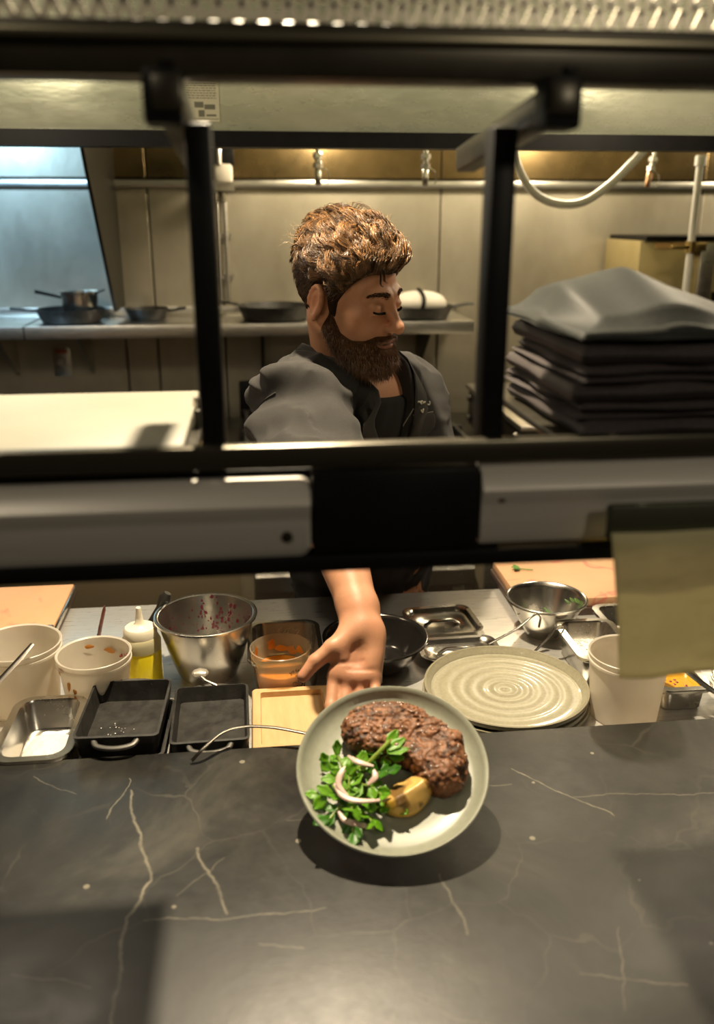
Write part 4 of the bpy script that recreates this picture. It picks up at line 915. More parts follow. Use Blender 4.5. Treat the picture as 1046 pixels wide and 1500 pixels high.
def neck_sdf(P):
    d = cap(P, NTOP, NB-TU*.02, .056, .062)
    return smin(d, cap(P, toW((.055, -.035, -.05)), NB+TF*.034-TU*.02, .012, .011), .02)
def torso_sdf(P):
    d = ell(P, MID-TU*.145+TF*.010, (.170, .118, .215), RT)
    d = smin(d, cap(P, SR, SL, .060), .06)
    d = smin(d, cap(P, NB+TU*.0, SR+TU*.012, .050, .052), .05); d = smin(d, cap(P, NB, SL+TU*.012, .050, .052), .05)
    d = smin(d, ell(P, PV+TU*.15, (.155, .118, .17), RT), .06)
    d = smin(d, ell(P, PV, (.165, .122, .14), RT), .06)
    return d
def armR_up(P): return cap(P, SR, ER, .056, .046)
def armL_up(P): return cap(P, SL, EL, .056, .045)
FA = unit(WR-ER)
# hand
VN = TOC*0; hz = -TOC; TLT = math.radians(24)
PLV = hz*math.cos(TLT)+ZU*math.sin(TLT); PLN = ZU*math.cos(TLT)-hz*math.sin(TLT)       # plate: away axis and normal
PLC = A_(.164, 1.016, 1.045); PLB = PLC-PLN*.022
KM = PLB+PLV*.138-RTC*.056-PLN*.013                                                     # middle knuckle under the plate rim
HA = unit(KM-WR); HN = unit(-TOC*-1.0*0+TOC*0.75+ZU*0.75); HN = unit(HN-HA*(HN @ HA)); HS = np.cross(HA, HN)
if HS @ RTC > 0: HS = -HS                                                               # thumb side
def hp(s, a, n=0.0): return WR+HS*s+HA*a+HN*n
FINGERS = [(.031, .090, (.043, .025, .020), .0092), (.0105, .096, (.047, .029, .022), .0095), (-.0105, .091, (.043, .027, .021), .0090), (-.030, .080, (.034, .020, .018), .0080)]
def hand_pts():
    out = []
    for i, (s, a, ls, r) in enumerate(FINGERS):
        k = hp(s, a, -.002); dirs = [unit(HA*.55-PLV*.75), unit(-PLV+HA*.1), unit(-PLV+PLN*.10)]
        if i == 3: dirs = [unit(HA*.75+HN*.35-HS*.15), unit(-PLV*.9-PLN*.15), unit(-PLV-PLN*.1)]
        P_ = [k]
        for L, dr in zip(ls, dirs): P_.append(P_[-1]+dr*L)
        out.append((P_, r))
    return out
HP = hand_pts()
TH = [hp(.014, .018, .006), hp(.040, .046, .014), hp(.062, .071, .014), hp(.076, .096, .010)]
def hand_sdf(P):
    d = None
    for (s, a, ls, r), ws in zip(FINGERS, (.017, .006, -.006, -.017)):
        c = cap(P, hp(ws, .004), hp(s*.95, a-.006, -.001), .0135, .0115); d = c if d is None else smin(d, c, .016)
    Rh = np.stack([HS, HA, HN], 1)
    d = smin(d, ell(P, hp(.024, .036, .009), (.018, .034, .0145), Rh), .012)      # thenar
    d = smin(d, ell(P, hp(-.021, .040, .006), (.015, .036, .0125), Rh), .012)     # hypothenar
    d = smin(d, ell(P, hp(.004, .080, .006), (.036, .012, .0095), Rh), .010)      # pads
    d = smax(d, -ell(P, hp(.002, .052, .0285), (.014, .024, .0085), Rh), .012)     # palm hollow
    d = smax(d, -cap(P, hp(.030, .070, .018), hp(-.008, .058, .0155), .0012), .004)
    d = smax(d, -cap(P, hp(-.036, .068, .017), hp(.012, .076, .0175), .0012), .004)
    d = smax(d, -cap(P, hp(.012, .064, .0165), hp(.006, .016, .0175), .0012), .005)
    for P_, r in HP:
        f = cap(P, P_[0], P_[1], r*1.1, r); f = smin(f, cap(P, P_[1], P_[2], r, r*.92), .003); f = smin(f, cap(P, P_[2], P_[3], r*.92, r*.78), .003); d = smin(d, f, .006)
    t = cap(P, TH[0], TH[1], .0165, .0145); t = smin(t, cap(P, TH[1], TH[2], .0130, .0112), .006); t = smin(t, cap(P, TH[2], TH[3], .0112, .0092), .003)
    return smin(d, t, .010)
def fore_sdf(P):
    a = ER; L = np.linalg.norm(WR-ER)
    d = cap(P, ER, ER+FA*L*.30, .043, .0455); d = smin(d, cap(P, ER+FA*L*.30, WR-FA*.035, .0455, .030), .02)
    d = smin(d, cap(P, WR-FA*.04-HS*.008, WR+HA*.012-HS*.009, .0235, .021), .015); d = smin(d, cap(P, WR-FA*.04+HS*.009, WR+HA*.012+HS*.010, .0235, .021), .015)
    d = smin(d, cap(P, WR-FA*.09+HN*.008, WR+HN*.010, .018, .012), .02)
    return d
def left_hand(P):
    fl = unit(WL-EL); ax = unit(fl*.6-ZU*.6); sd = unit(np.cross(ax, TF)); d = ell(P, WL+ax*.045, (.038, .045, .016), np.stack([sd, ax, np.cross(sd, ax)], 1))
    for k, s in enumerate((-.028, -.010, .009, .027)):
        b = WL+ax*.08+sd*s; m_ = b+unit(ax+TF*.2)*.042; e = m_+unit(ax+TF*.9)*.032; d = smin(d, smin(cap(P, b, m_, .0095, .009), cap(P, m_, e, .009, .0075), .003), .006)
    d = smin(d, smin(cap(P, WL+ax*.02+sd*.02, WL+ax*.055+sd*.052, .014, .011), cap(P, WL+ax*.055+sd*.052, WL+ax*.085+sd*.058, .011, .009), .004), .01)
    return d
def leg_sdf(P):
    d = None
    for s in (1, -1):
        hip = A_(PV[0], PV[1]+.025, .95)+TR*A_(1, 1, 0)*.095*s; knee = A_(hip[0], hip[1]-.02, .50); ank = A_(hip[0], hip[1]+.02, .09)
        c = smin(cap(P, hip, knee, .085, .060), cap(P, knee, ank, .058, .040), .03); toe = ank+A_(.05, -.15, -.045); c = smin(c, cap(P, ank-A_(0, -.04, .04), toe, .045, .035), .03)
        d = c if d is None else np.minimum(d, c)
    return d
def rough_body(P):
    d = smin(torso_sdf(P), armR_up(P), .03); d = smin(d, armL_up(P), .03); d = smin(d, cap(P, EL, WL, .043, .029), .02)
    d = smin(d, left_hand(P), .012); d = smin(d, leg_sdf(P), .04); d = smin(d, cap(P, NB, NTOP, .050, .050), .03)
    return smin(d, cap(P, ER, ER+FA*.06, .040, .038), .02)
def head_neck(P):
    return smax(smin(head_sdf(P), neck_sdf(P), .022), -((P-(NB-TU*.05)) @ TU), .004)
def arm_hand(P):
    d = smin(fore_sdf(P), hand_sdf(P), .016); d = smin(d, cap(P, SR*.4+ER*.6, ER, .046, .044), .02)
    return d

# skin tint
def skin_col(V, part):
    n = vnoise(V, 90, 3)*.5+vnoise(V, 260, 4)*.5
    c = np.tile(A_(.55, .275, .155), (len(V), 1))*(1+n[:, None]*.07)
    red = np.zeros(len(V))
    if part == 'head':
        p = toL(V); ax = np.abs(p[:, 0])
        red += 0.7*np.exp(-((p[:, 1]-.112)**2+(p[:, 0])**2+(p[:, 2]+.040)**2)/.017**2)
        red += 0.55*np.exp(-((ax-.045)**2+(p[:, 1]-.062)**2+(p[:, 2]+.034)**2)/.024**2)
        red += 0.75*np.exp(-((ax-.082)**2+(p[:, 1]+.018)**2+(p[:, 2]+.008)**2)/.026**2)
        lip = (np.exp(-((p[:, 2]+.070)/.0085)**4)*sstep(p[:, 1], .086, .096)*(1-sstep(ax, .018, .025)))
        c = c*(1-lip[:, None]*.75)+A_(.40, .15, .105)*lip[:, None]*.75
        ln = np.exp(-((p[:, 2]+.0702)/.0016)**2)*sstep(p[:, 1], .086, .094)*(1-sstep(ax, .020, .026)); c *= (1-.6*ln[:, None])
        stub = sstep(-p[:, 2], .045, .075)*sstep(p[:, 1], -.01, .02); c = c*(1-.25*stub[:, None])
    if part == 'hand':
        for P_, r in HP: red += .6*np.exp(-np.sum((V-P_[3])**2, 1)/.018**2)
        red += .6*np.exp(-np.sum((V-TH[3])**2, 1)/.018**2)+.35*np.exp(-np.sum((V-hp(.022, .05, .012))**2, 1)/.022**2)+.4*np.exp(-np.sum((V-hp(-.01, .088, .008))**2, 1)/.03**2)
        red += .15+.35*vnoise(V, 38, 6)
    red = np.clip(red, 0, 1)[:, None]
    return c*(1-red*.4)+A_(.56, .21, .13)*red*.4
parts = []
for fn, lo, hi, h, tag_ in ((head_neck, HD-A_(.16, .17, .30), HD+A_(.17, .20, .16), .0023, 'head'), (arm_hand, A_(-.02, 1.02, .98), A_(.26, 1.66, 1.42), .0024, 'hand'), (rough_body, A_(-.12, 1.55, -.02), A_(.60, 2.32, 1.60), .010, 'body')):
    V, F = surfnet(fn, lo, hi, h); V = relax(V, F, 1, .4 if tag_ != 'body' else .6); parts.append((V, F, skin_col(V, tag_)))
off = 0; VV, FF, CC = [], [], []
for V, F, c in parts: VV.append(V); FF.append(F+off); CC.append(c); off += len(V)
SKIN = tint_mat('skin', 0.46, 0.4, 0.12, 260, 0.22)
person = link('person', np_mesh('person', np.concatenate(VV), np.concatenate(FF), np.concatenate(CC)), SKIN, smooth=180)
tag(person, 'bearded person in grey work shirt leaning over the prep table, holding out a plate', 'person')

# ------------------------------------------------------------------ hair and beard
def hair_region(p):
    ys = [-.13, -.06, -.040, -.034, -.020, -.004, .006, .010, .020, .024, .045, .060, .075, .12]
    zs_ = [-.085, -.078, -.062, -.010, .020, .018, -.010, -.034, -.034, -.004, .034, .050, .058, .062]
    return p[..., 2]-np.interp(p[..., 1], ys, zs_)
def hair_T(p):
    top = sstep(p[..., 2], .035, .095); fr = sstep(p[..., 1], .02, .08)*sstep(p[..., 2], .05, .08)
    return .007+.015*top+.003*fr
def hair_sdf(P):
    p = toL(P); g = hair_region(p); th = sstep(g, -.004, .018)*hair_T(p)-.0016*(1-sstep(g, -.002, .006))-.004*(g < -.006)
    n = vnoise(p*A_(1, 1, 1.3), 70, 11)*.004+vnoise(p, 160, 12)*.0015
    d = smin(ell(np.concatenate([np.abs(p[..., :1]), p[..., 1:]], -1), (0, -.014, .030), (.0745, .097, .089)), ell(p, (0, .022, -.030), (.063, .070, .082)), .03)
    return smax(d-th-n*sstep(g, .0, .02), -(g+.010), .004)
V, F = surfnet(hair_sdf, HD-A_(.16, .17, .12), HD+A_(.17, .20, .19), .0027)
n_ = vnoise(toL(V), 120, 5)[:, None]
HAIRM = tint_mat('hair', 0.30, 0.75); HAIRB = tint_mat('hair_base', 0.9, 0.1, 0, 300, 0.5)
hair = link('hair', np_mesh('hair', V, F, np.tile(A_(.034, .018, .009), (len(V), 1))*(1+.5*n_)), HAIRB, person, smooth=180); hair['label'] = 'wavy light brown hair, short at the sides'
def cran(P):
    p = toL(P); return smin(ell(p, (0, -.014, .030), (.0745, .097, .089)), ell(p, (0, .022, -.030), (.063, .070, .082)), .03)
def grow(roots, flow, level, length, m, wave, lam, ph, seed, lift=0.0, bob=0.0):
    q = np.random.RandomState(seed); n = len(roots); P = roots.copy(); out = []
    st = (length/(m-1))
    for i in range(m):
        g = grad(cran, P); d = cran(P)
        lv = level*(0.35+0.65*min(1, i/3.0))*(.22+.78*sstep(hair_region(toL(P)), -.002, .030))+lift*(i/(m-1))**2+bob*np.sin(2*PI*i*st/lam+ph+1.2)
        P = P-g*(d-lv)[:, None]*.8; out.append(P.copy())
        s = i*st; t = flow(P); t = t-g*np.sum(t*g, -1, keepdims=True); t /= np.maximum(np.linalg.norm(t, axis=-1, keepdims=True), 1e-6)
        sd = np.cross(g, t); a = wave*np.sin(2*PI*s/lam+ph)
        stp = t*np.cos(a)[:, None]+sd*np.sin(a)[:, None]; P = P+stp*(st*(hair_region(toL(P+stp*st[:, None])) > -.002*np.ones(n)))[:, None]
    return np.stack(out, 1)
rs = np.random.RandomState(21)
def pick(cond, n):
    ii = np.where(cond)[0]; return V[rs.choice(ii, n)]+rs.normal(0, .001, (n, 3))
pl = toL(V); gg = hair_region(pl); sid = lambda P: vnoise(toL(P), 26, 31)
Vh, Fh, Ch, oo = [], [], [], 0
def put(P, r, col):
    global oo
    v, f, c = strands(P, r, 3, col); Vh.append(v); Fh.append(f+oo); Ch.append(c); oo += len(v)
def hcol(n, base, var, gold):
    c = np.tile(base, (n, 1))*(1+rs.normal(0, var, (n, 1))); k = rs.rand(n, 1) < gold; return np.clip(np.where(k, c*A_(2.1, 1.9, 1.6), c), .004, 1)
# wavy top, laid down in coherent locks
NL, NS = 300, 28
lock = pick((pl[:, 2] > .040) & (gg > .012), NL); lph = vnoise(toL(lock), 22, 7)*5+rs.uniform(-.5, .5, NL); llen = rs.uniform(.080, .135, NL); llam = rs.uniform(.050, .075, NL); llev = rs.uniform(.016, .036, NL); ldir = rs.normal(0, .22, NL)
roots = np.repeat(lock, NS, 0)+rs.normal(0, .0034, (NL*NS, 3))
pr = toL(roots); lev = np.repeat(llev, NS)*(.55+.45*sstep(pr[:, 2], .05, .09))+rs.normal(0, .0012, NL*NS)
dd = np.repeat(ldir, NS)
def topflow(P):
    p = toL(P); f = np.stack([.50+.9*dd+0.5*p[:, 0]/.07, .85+.1*dd, -.10+0*dd], -1); return f @ RH.T
put(grow(roots, topflow, lev, np.repeat(llen, NS), 22, np.repeat(rs.uniform(.6, 1.05, NL), NS), np.repeat(llam, NS), np.repeat(lph, NS)+rs.normal(0, .14, NL*NS), 3, 0.0, .0045), rs.uniform(.00035, .00060, NL*NS), hcol(NL*NS, A_(.135, .074, .033), .32, .26)*(1+.45*np.repeat(rs.normal(0, 1, NL), NS).clip(-1.2, 1.8))[:, None])
# sides and back, short and combed down and back
r2 = pick((gg > .004) & (pl[:, 2] < .066), 3600); p2 = toL(r2)
def sideflow(P): return np.tile(A_(0, -.55, -.75), (len(P), 1)) @ RH.T
put(grow(r2, sideflow, .006+.008*sstep(p2[:, 2], .0, .06)+rs.normal(0, .0015, 3600), rs.uniform(.018, .036, 3600), 6, np.full(3600, .35), np.full(3600, .03), rs.uniform(0, 6, 3600), 5, .002), rs.uniform(.0004, .0006, 3600), hcol(3600, A_(.085, .045, .020), .3, .10))
# flyaways
r3 = pick((pl[:, 2] > .05) & (gg > .01), 160)
put(grow(r3, lambda P: rs.normal(0, 1, (len(P), 3)), np.full(160, .034), rs.uniform(.02, .04, 160), 8, np.full(160, .8), np.full(160, .03), rs.uniform(0, 6, 160), 6, .016), np.full(160, .0003), hcol(160, A_(.30, .18, .085), .2, .2))
# loose curl hanging onto the forehead
for k in range(16):
    o_ = rs.normal(0, .0009, 3); b_ = (k % 2)*.010
    c = [(.030+b_, .060, .082), (.030+b_, .082, .070), (.0285+b_, .0885, .056), (.0265+b_, .0895, .047-.006*(k % 2)), (.021+b_, .0925, .041-.004*(k % 2))]
    s_ = np.array([list(v) for v in spline([toW(np.array(x)+o_) for x in c], 4)])[None]; put(s_, np.full(1, .0007), np.tile(A_(.045, .022, .010), (1, 1)))
hs = link('hair_strands', np_mesh('hair_strands', np.concatenate(Vh), np.concatenate(Fh), np.concatenate(Ch)), HAIRM, hair, smooth=180); hs['kind'] = 'stuff'

def beard_region(p):
    ax = np.abs(p[..., 0]); y, z = p[..., 1], p[..., 2]
    zl = np.interp(y, [-.02, .008, .020, .034, .055, .075, .088, .12], [-.010, -.014, -.034, -.056, -.0660, -.0640, -.0545, -.0515])
    up_ = zl-z
    back = y-np.interp(z, [-.16, -.12, -.095, -.06, -.03, 0], [.045, .022, .006, -.006, .004, .008])
    lip = np.sqrt((ax/.0235)**2+((z+.0705)/.0088)**2)*.010-.010+.02*(y < .08)
    return np.minimum(np.minimum(up_, back), np.where(y > .078, lip*1.3, 1))
def beard_T(p): return .0045+.006*sstep(p[..., 1], .03, .085)*sstep(-p[..., 2], .080, .105)+.003*sstep(-p[..., 2], .055, .09)+.0045*(1-sstep(np.abs(p[..., 0]), .020, .034))*sstep(p[..., 1], .07, .085)
def beard_sdf(P):
    p = toL(P); g = beard_region(p); th = sstep(g, -.002, .014)*beard_T(p)-.0018*(1-sstep(g, -.001, .004)); n = vnoise(p, 190, 8)*.0015
    return smax(head_sdf(P)-th-n*sstep(g, 0, .01), -(g+.006), .003)
V, F = surfnet(beard_sdf, HD-A_(.13, .17, .22), HD+A_(.17, .14, .04), .0025)
beard = link('beard', np_mesh('beard', V, F, np.tile(A_(.055, .026, .011), (len(V), 1))*(1+.4*vnoise(V, 200, 9)[:, None])), HAIRB, person, smooth=180); beard['label'] = 'short full brown beard'
pb = toL(V); gb = beard_region(pb); nb = 5200
ii = rs.choice(np.where(gb > .0005)[0], nb); R0 = V[ii]; G = grad(head_sdf, R0); p0 = toL(R0)
fl = np.stack([np.sign(p0[:, 0])*.05, .25+0*p0[:, 0], -1+0*p0[:, 0]], -1) @ RH.T+rs.normal(0, .25, (nb, 3))
L = rs.uniform(.006, .011, nb)*(1+.4*sstep(-p0[:, 2], .08, .11)); S = []
for k in range(5):
    u = k/4; S.append(R0-G*.002+(G*(.42*u)[..., None] if False else G*.45*u*(1-.35*u)*L[:, None])+fl*(u*u*.7+.15*u)*L[:, None])
moust = 1+.9*sstep(p0[:, 1], .05, .09)[:, None]
v, f, c = strands(np.stack(S, 1), rs.uniform(.0003, .0005, nb), 3, np.clip(np.tile(A_(.10, .048, .019), (nb, 1))*(1+rs.normal(0, .3, (nb, 1)))*moust, .005, 1))
bs_ = link('beard_strands', np_mesh('beard_strands', v, f, c), HAIRM, beard, smooth=180); bs_['kind'] = 'stuff'
# eyebrows and lashes
S = []
for sgn in (1, -1):
    for k in range(150):
        x = rs.uniform(.010, .052); zc = .0185+.004*math.sin((x-.01)/.042*2.4)-.05*max(0, x-.042); p = toW((sgn*x, .10-x*.35, zc+rs.normal(0, .0024)*(1.25-x*14)))[None]
        for _ in range(4): p = p-grad(head_neck, p)*head_neck(p)[:, None]
        g = grad(head_neck, p)[0]; dr = (A_(sgn*.85, -.3, .30-(x-.01)*14)+rs.normal(0, .15, 3)) @ RH.T; dr = unit(dr-g*(dr @ g)); l = rs.uniform(.006, .010)
        S.append(np.stack([p[0]-g*.0006, p[0]+dr*l*.5+g*.0012, p[0]+dr*l+g*.0009]))
v, f, c = strands(np.stack(S), np.full(len(S), .00055), 3, np.tile(A_(.06, .03, .014), (len(S), 1)))
link('eyebrows', np_mesh('eyebrows', v, f, c), HAIRB, person, smooth=180)
S = []
for sgn in (1, -1):
    for k in range(46):
        u = k/45; x = .018+.027*u; z_ = -.0085-.0028*math.sin(u*PI); p = toW((sgn*x, .096-.006*u, z_))[None]
        for _ in range(4): p = p-grad(head_neck, p)*head_neck(p)[:, None]
        dr = unit(A_(sgn*(.15+.5*u), .65, -.62) @ RH.T); S.append(np.stack([p[0]-dr*.001, p[0]+dr*.002, p[0]+dr*.0042]))
v, f, c = strands(np.stack(S), np.full(len(S), .0010), 3, np.tile(A_(.015, .009, .006), (len(S), 1)))
link('eyelashes', np_mesh('eyelashes', v, f, c), HAIRB, person, smooth=180)

# ------------------------------------------------------------------ clothes
def folds(P):
    q = (P-MID) @ RT; a = vnoise(np.stack([q[:, 0]*1.6+q[:, 2]*.8, q[:, 1]*.7, q[:, 2]*.55-q[:, 0]*.3], -1), 20, 51); b = vnoise(np.stack([q[:, 0]*.6+q[:, 1]*.6, q[:, 1], q[:, 2]*2.0], -1), 17, 52)
    c = vnoise(P, 9, 53)
    return .0088*(1-np.abs(a)*2.2)+.0062*(1-np.abs(b)*2.0)+.004*c
UA = unit(ER-SR); LA = unit(EL-SL)
def shirt_core(P, off_):
    d = smin(torso_sdf(P), cap(P, SR, ER-UA*.01, .064, .068), .035); return smin(d, cap(P, SL, SL+LA*.17, .062, .064), .035)-off_
def sleeve_folds(P):
    # drag folds radiating from the armpit of the outstretched arm
    q = P-SR; s = q @ UA; r = q-s[:, None]*UA; e1 = unit(np.cross(UA, ZU)); e2 = np.cross(e1, UA); an = np.arctan2(r @ e1, r @ e2)
    w = np.exp(-((s-.06)/.09)**2)*(np.linalg.norm(r, axis=1) < .12)
    return w*(.0150*np.sin(an*3.0+s*34+1.1*np.sin(s*30))+.004*np.sin(s*70+an*2))
def vcut(P):
    q = (P-NB) @ RT; hw = np.interp(q[:, 2], [-.30, -.225, -.06, .03, .2], [-.03, .0, .046, .070, .085]); return np.where(q[:, 1] > -.01, np.abs(q[:, 0]-.004)-hw, np.linalg.norm(q[:, :2], axis=1)-.062)
def shirt_sdf(P):
    d = shirt_core(P, .019)-folds(P)*.8-sleeve_folds(P)
    q = (P-NB) @ RT
    d = smax(d, -vcut(P)*-1.0*-1.0 if False else -smax(vcut(P), q[:, 1]*-1-.02, .01), .004) if False else smax(d, -vcut(P), .004)
    d = smax(d, -(P @ ZU-.93), .004)
    return smax(d, (P-(ER-UA*.035)) @ UA, .003)
def tee_sdf(P):
    d = smin(torso_sdf(P), cap(P, NB+TU*.05, NB-TU*.03, .058, .064), .03)-.0085-folds(P)*.15
    q = (P-NB) @ RT; d = smax(d, q[:, 2]-np.interp(q[:, 1], [-.1, .0, .07], [.062, .050, .026]), .004); return smax(d, -(P @ ZU-1.0), .004)
def cloth_mat(name, c1, c2, sc=900):
    m, nt, b = nodes(name); n1 = noise(nt, sc, 2, .7); n2 = noise(nt, 14, 4, .6)
    nt.links.new(mixc(nt, .35, ramp(nt, n1, [(0.3, c1), (0.7, c2)]), ramp(nt, n2, [(0.3, c1), (0.7, c2)])), b.inputs['Base Color']); b.inputs['Roughness'].default_value = .85; b.inputs['Sheen Weight'].default_value = .04; b.inputs['Specular IOR Level'].default_value = .25
    bump(nt, b, n1, .2, .0008); return m
SHM = cloth_mat('shirt_cloth', (.022, .021, .0195), (.048, .045, .042)); TEE = cloth_mat('tee_cloth', (.006, .006, .006), (.012, .011, .010)); APR = cloth_mat('apron_cloth', (.028, .025, .023), (.05, .045, .04)); JEAN = cloth_mat('denim', (.10, .16, .24), (.22, .30, .38))
V, F = surfnet(shirt_sdf, A_(-.14, 1.36, .88), A_(.58, 2.28, 1.60), .0046); shirt = link('work_shirt', np_mesh('work_shirt', relax(V, F, 1, .35), F), SHM, person, smooth=180); shirt['label'] = 'charcoal grey short sleeved work shirt worn open at the neck'
V, F = surfnet(tee_sdf, A_(-.10, 1.55, .95), A_(.52, 2.22, 1.58), .0055); tee = link('t_shirt', np_mesh('t_shirt', relax(V, F, 1), F), TEE, person, smooth=180); tee['label'] = 'black crew neck t-shirt'
def apron_sdf(P):
    d = smin(torso_sdf(P), leg_sdf(P), .08)-.020-folds(P)*.9; d = smax(d, P[:, 2]-(1.06+.02*np.sin(P[:, 0]*20)), .006); return smax(d, .52-P[:, 2], .006)
V, F = surfnet(apron_sdf, A_(-.05, 1.75, .48), A_(.55, 2.32, 1.12), .009); apr = link('apron', np_mesh('apron', relax(V, F, 1), F), APR, person, smooth=180); apr['label'] = 'dark waist apron'
def trouser_sdf(P): return smax(leg_sdf(P)-.014, np.maximum(P[:, 2]-.98, .06-P[:, 2]), .005)
V, F = surfnet(trouser_sdf, A_(-.05, 1.80, .02), A_(.55, 2.32, 1.04), .011); tro = link('jeans', np_mesh('jeans', relax(V, F, 1), F), JEAN, person, smooth=180); tro['label'] = 'blue denim jeans'
def shirt_o(P): return smin(shirt_core(P, .019)-folds(P)*.8, neck_sdf(P)-.004, .03)
def snap(p, f, o_, it=5):
    p = np.atleast_2d(np.asarray(p, float)).copy()
    for _ in range(it): p = p-grad(f, p, .003)*(f(p)-o_)[:, None]
    return p
def ribbon(inner, outer, o_in, o_out, mat, name, parent, thick=.003, nseg=5, f=shirt_o):
    n = len(inner); Vr = []
    for i in range(n):
        for k in range(nseg+1):
            u = k/nseg; p = lerp(np.asarray(inner[i]), np.asarray(outer[i]), u); oo_ = lerp(o_in[i], o_out[i], u) if hasattr(o_in, '__len__') else lerp(o_in, o_out, u); Vr.append(snap(p, f, oo_+.003*math.sin(u*PI))[0])
    Fr = [(i*(nseg+1)+k, i*(nseg+1)+k+1, (i+1)*(nseg+1)+k+1, (i+1)*(nseg+1)+k) for i in range(n-1) for k in range(nseg)]
    o = MB().add(Vr, Fr).build(name, mat, parent, smooth=80, fix=False); s = o.modifiers.new('thick', 'SOLIDIFY'); s.thickness = thick; s.offset = 0; o.modifiers.new('sub', 'SUBSURF').levels = 1; o.modifiers['sub'].render_levels = 1; return o
def tl(x, y, z): return NB+RT @ A_(x, y, z)
for sgn in (1, -1):
    ins, outs, oi, oo2 = [], [], [], []
    for k in range(15):
        u = k/14
        if u < .5:
            a = u/.5*2.3; x, y = sgn*math.sin(a)*.072, -math.cos(a)*.072; ins.append(tl(x, y, .050-.038*u/.5)); w = .030+.012*u/.5
            outs.append(tl(x*1.55, y*1.55, .012-.05*u/.5)); oi.append(.011); oo2.append(.012)
        else:
            t_ = (u-.5)/.5; x = lerp(.054, .004, t_); z_ = lerp(.010, -.215, t_); ins.append(tl(sgn*x+.004, .11, z_)); wd_ = (.058 if sgn > 0 else .034)*(1-abs(t_-.42)/.58 if t_ > .42 else 1)*1.15+.004
            outs.append(tl(sgn*(x+wd_)+.004, .11, z_-.012-.03*t_)); oi.append(.006); oo2.append(.010)
    lap = ribbon(ins, outs, oi, oo2, SHM, 'collar', shirt)
# pocket with stitched script on his left chest, pens, seams
lx = lambda x, z: tl(x, .12, z)
pk = ribbon([lx(-.066, -.002), lx(-.098, .000), lx(-.134, .002)], [lx(-.066, -.095), lx(-.098, -.097), lx(-.132, -.093)], .006, .007, SHM, 'chest_pocket', shirt, .003)
WHT = pm('white_thread', (.72, .69, .60), .7)
mb = MB(); q = random.Random(8)
for row, (z_, x0, x1) in enumerate(((.030, -.066, -.122), (.013, -.074, -.112))):
    P_ = []; n = 34
    for k in range(n): u = k/(n-1); P_.append(snap(lx(lerp(x0, x1, u)+.0022*math.sin(u*40), z_+.0048*math.sin(u*34+row)*(.55+.45*math.sin(u*9))), shirt_sdf, .0105)[0])
    mb.tube(P_, .0015, 5)
em = mb.build('embroidered_name', WHT, shirt); em['label'] = 'white stitched script lettering'
mb = MB()
for xa, za, xb, zb in ((-.050, .02, -.046, -.16), (-.134, .005, -.066, .001)): mb.tube([snap(lx(lerp(xa, xb, k/12), lerp(za, zb, k/12)), shirt_sdf, .001)[0] for k in range(13)], .0012, 5)
mb.build('seam_piping', pm('light_thread', (.35, .33, .29), .7), shirt)
# shoulder seam of the right sleeve
mb = MB(); P_ = [snap(SR+UA*(.018+.010*math.sin(a*2))+(e1_*math.cos(a)+e2_*math.sin(a))*.08, shirt_sdf, .0005)[0] for e1_, e2_ in [(unit(np.cross(UA, ZU)), np.cross(unit(np.cross(UA, ZU)), UA))] for a in np.linspace(-2.4, .9, 26)]
mb.tube(P_, .0016, 6); mb.build('sleeve_seam', SHM, shirt)
# ================================================================== the served plate and its food (plate frame: x right, y away, z plate normal)
MP = Matrix(((RTC[0], PLV[0], PLN[0], PLB[0]), (RTC[1], PLV[1], PLN[1], PLB[1]), (RTC[2], PLV[2], PLN[2], PLB[2]), (0, 0, 0, 1)))
def on_plate(o, c): o.matrix_world = MP @ Matrix.Translation(c); return o
SAGE = pm('sage_glaze', (0.27, 0.278, 0.213), 0.40, 0, (0.30, 0.308, 0.238), 120, coat=0.12)
t = thing('dinner_plate', 'sage green dinner plate with raised rim, held out over the counter', 'plate'); t.matrix_world = MP
R = 0.13
MB().lathe([(0.001, 0.002), (0.080, 0.002), (0.082, 0.0), (0.086, 0.0), (0.088, 0.003), (0.112, 0.007), (0.124, 0.014), (0.1292, 0.021), (0.130, 0.0235), (0.1285, 0.0250), (0.1255, 0.0240), (0.1225, 0.0200), (0.117, 0.0125), (0.108, 0.0085), (0.085, 0.0062), (0.045, 0.0056), (0.001, 0.0055)], 96).build('plate_body', SAGE, t, smooth=60)
# steak
def steak_sdf(P):
    x, y, z = P[:, 0], P[:, 1], P[:, 2]
    a = ell(P, (-.004, .054, .024), (.067, .044, .034)); b = ell(P, (.066, .000, .021), (.038, .043, .031)); c = ell(P, (.046, .030, .024), (.045, .035, .033))
    d = smin(smin(a, b, .016), c, .02); d = smin(d, sph(P, (.089, .034, .038), .0085), .008)
    d = smax(d, z-.0445-.006*vnoise(P, 22, 2), .008); d = smax(d, .0065-z, .003)
    n = vnoise(P, 95, 3)*.0012+vnoise(P, 230, 4)*.0016+vnoise(P, 430, 5)*.0011; cr = 1-np.abs(vnoise(P*A_(1, 1.6, 1), 48, 6))*3
    return d-n+.0022*np.clip(cr, 0, 1)
V, F = surfnet(steak_sdf, (-.085, -.06, 0), (.12, .115, .062), .0014)
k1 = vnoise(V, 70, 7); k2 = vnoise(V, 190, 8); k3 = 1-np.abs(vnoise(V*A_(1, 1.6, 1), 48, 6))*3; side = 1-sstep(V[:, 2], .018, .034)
c = np.tile(A_(.24, .098, .040), (len(V), 1)); c = c*(1+.35*k1[:, None]+.35*k2[:, None]+.4*vnoise(V, 420, 5)[:, None]); dk = np.clip(sstep(k2+k1*.6, .15, .6)*.8+np.clip(k3, 0, 1)*.55, 0, .92)[:, None]; c = c*(1-dk)+A_(.028, .013, .008)*dk
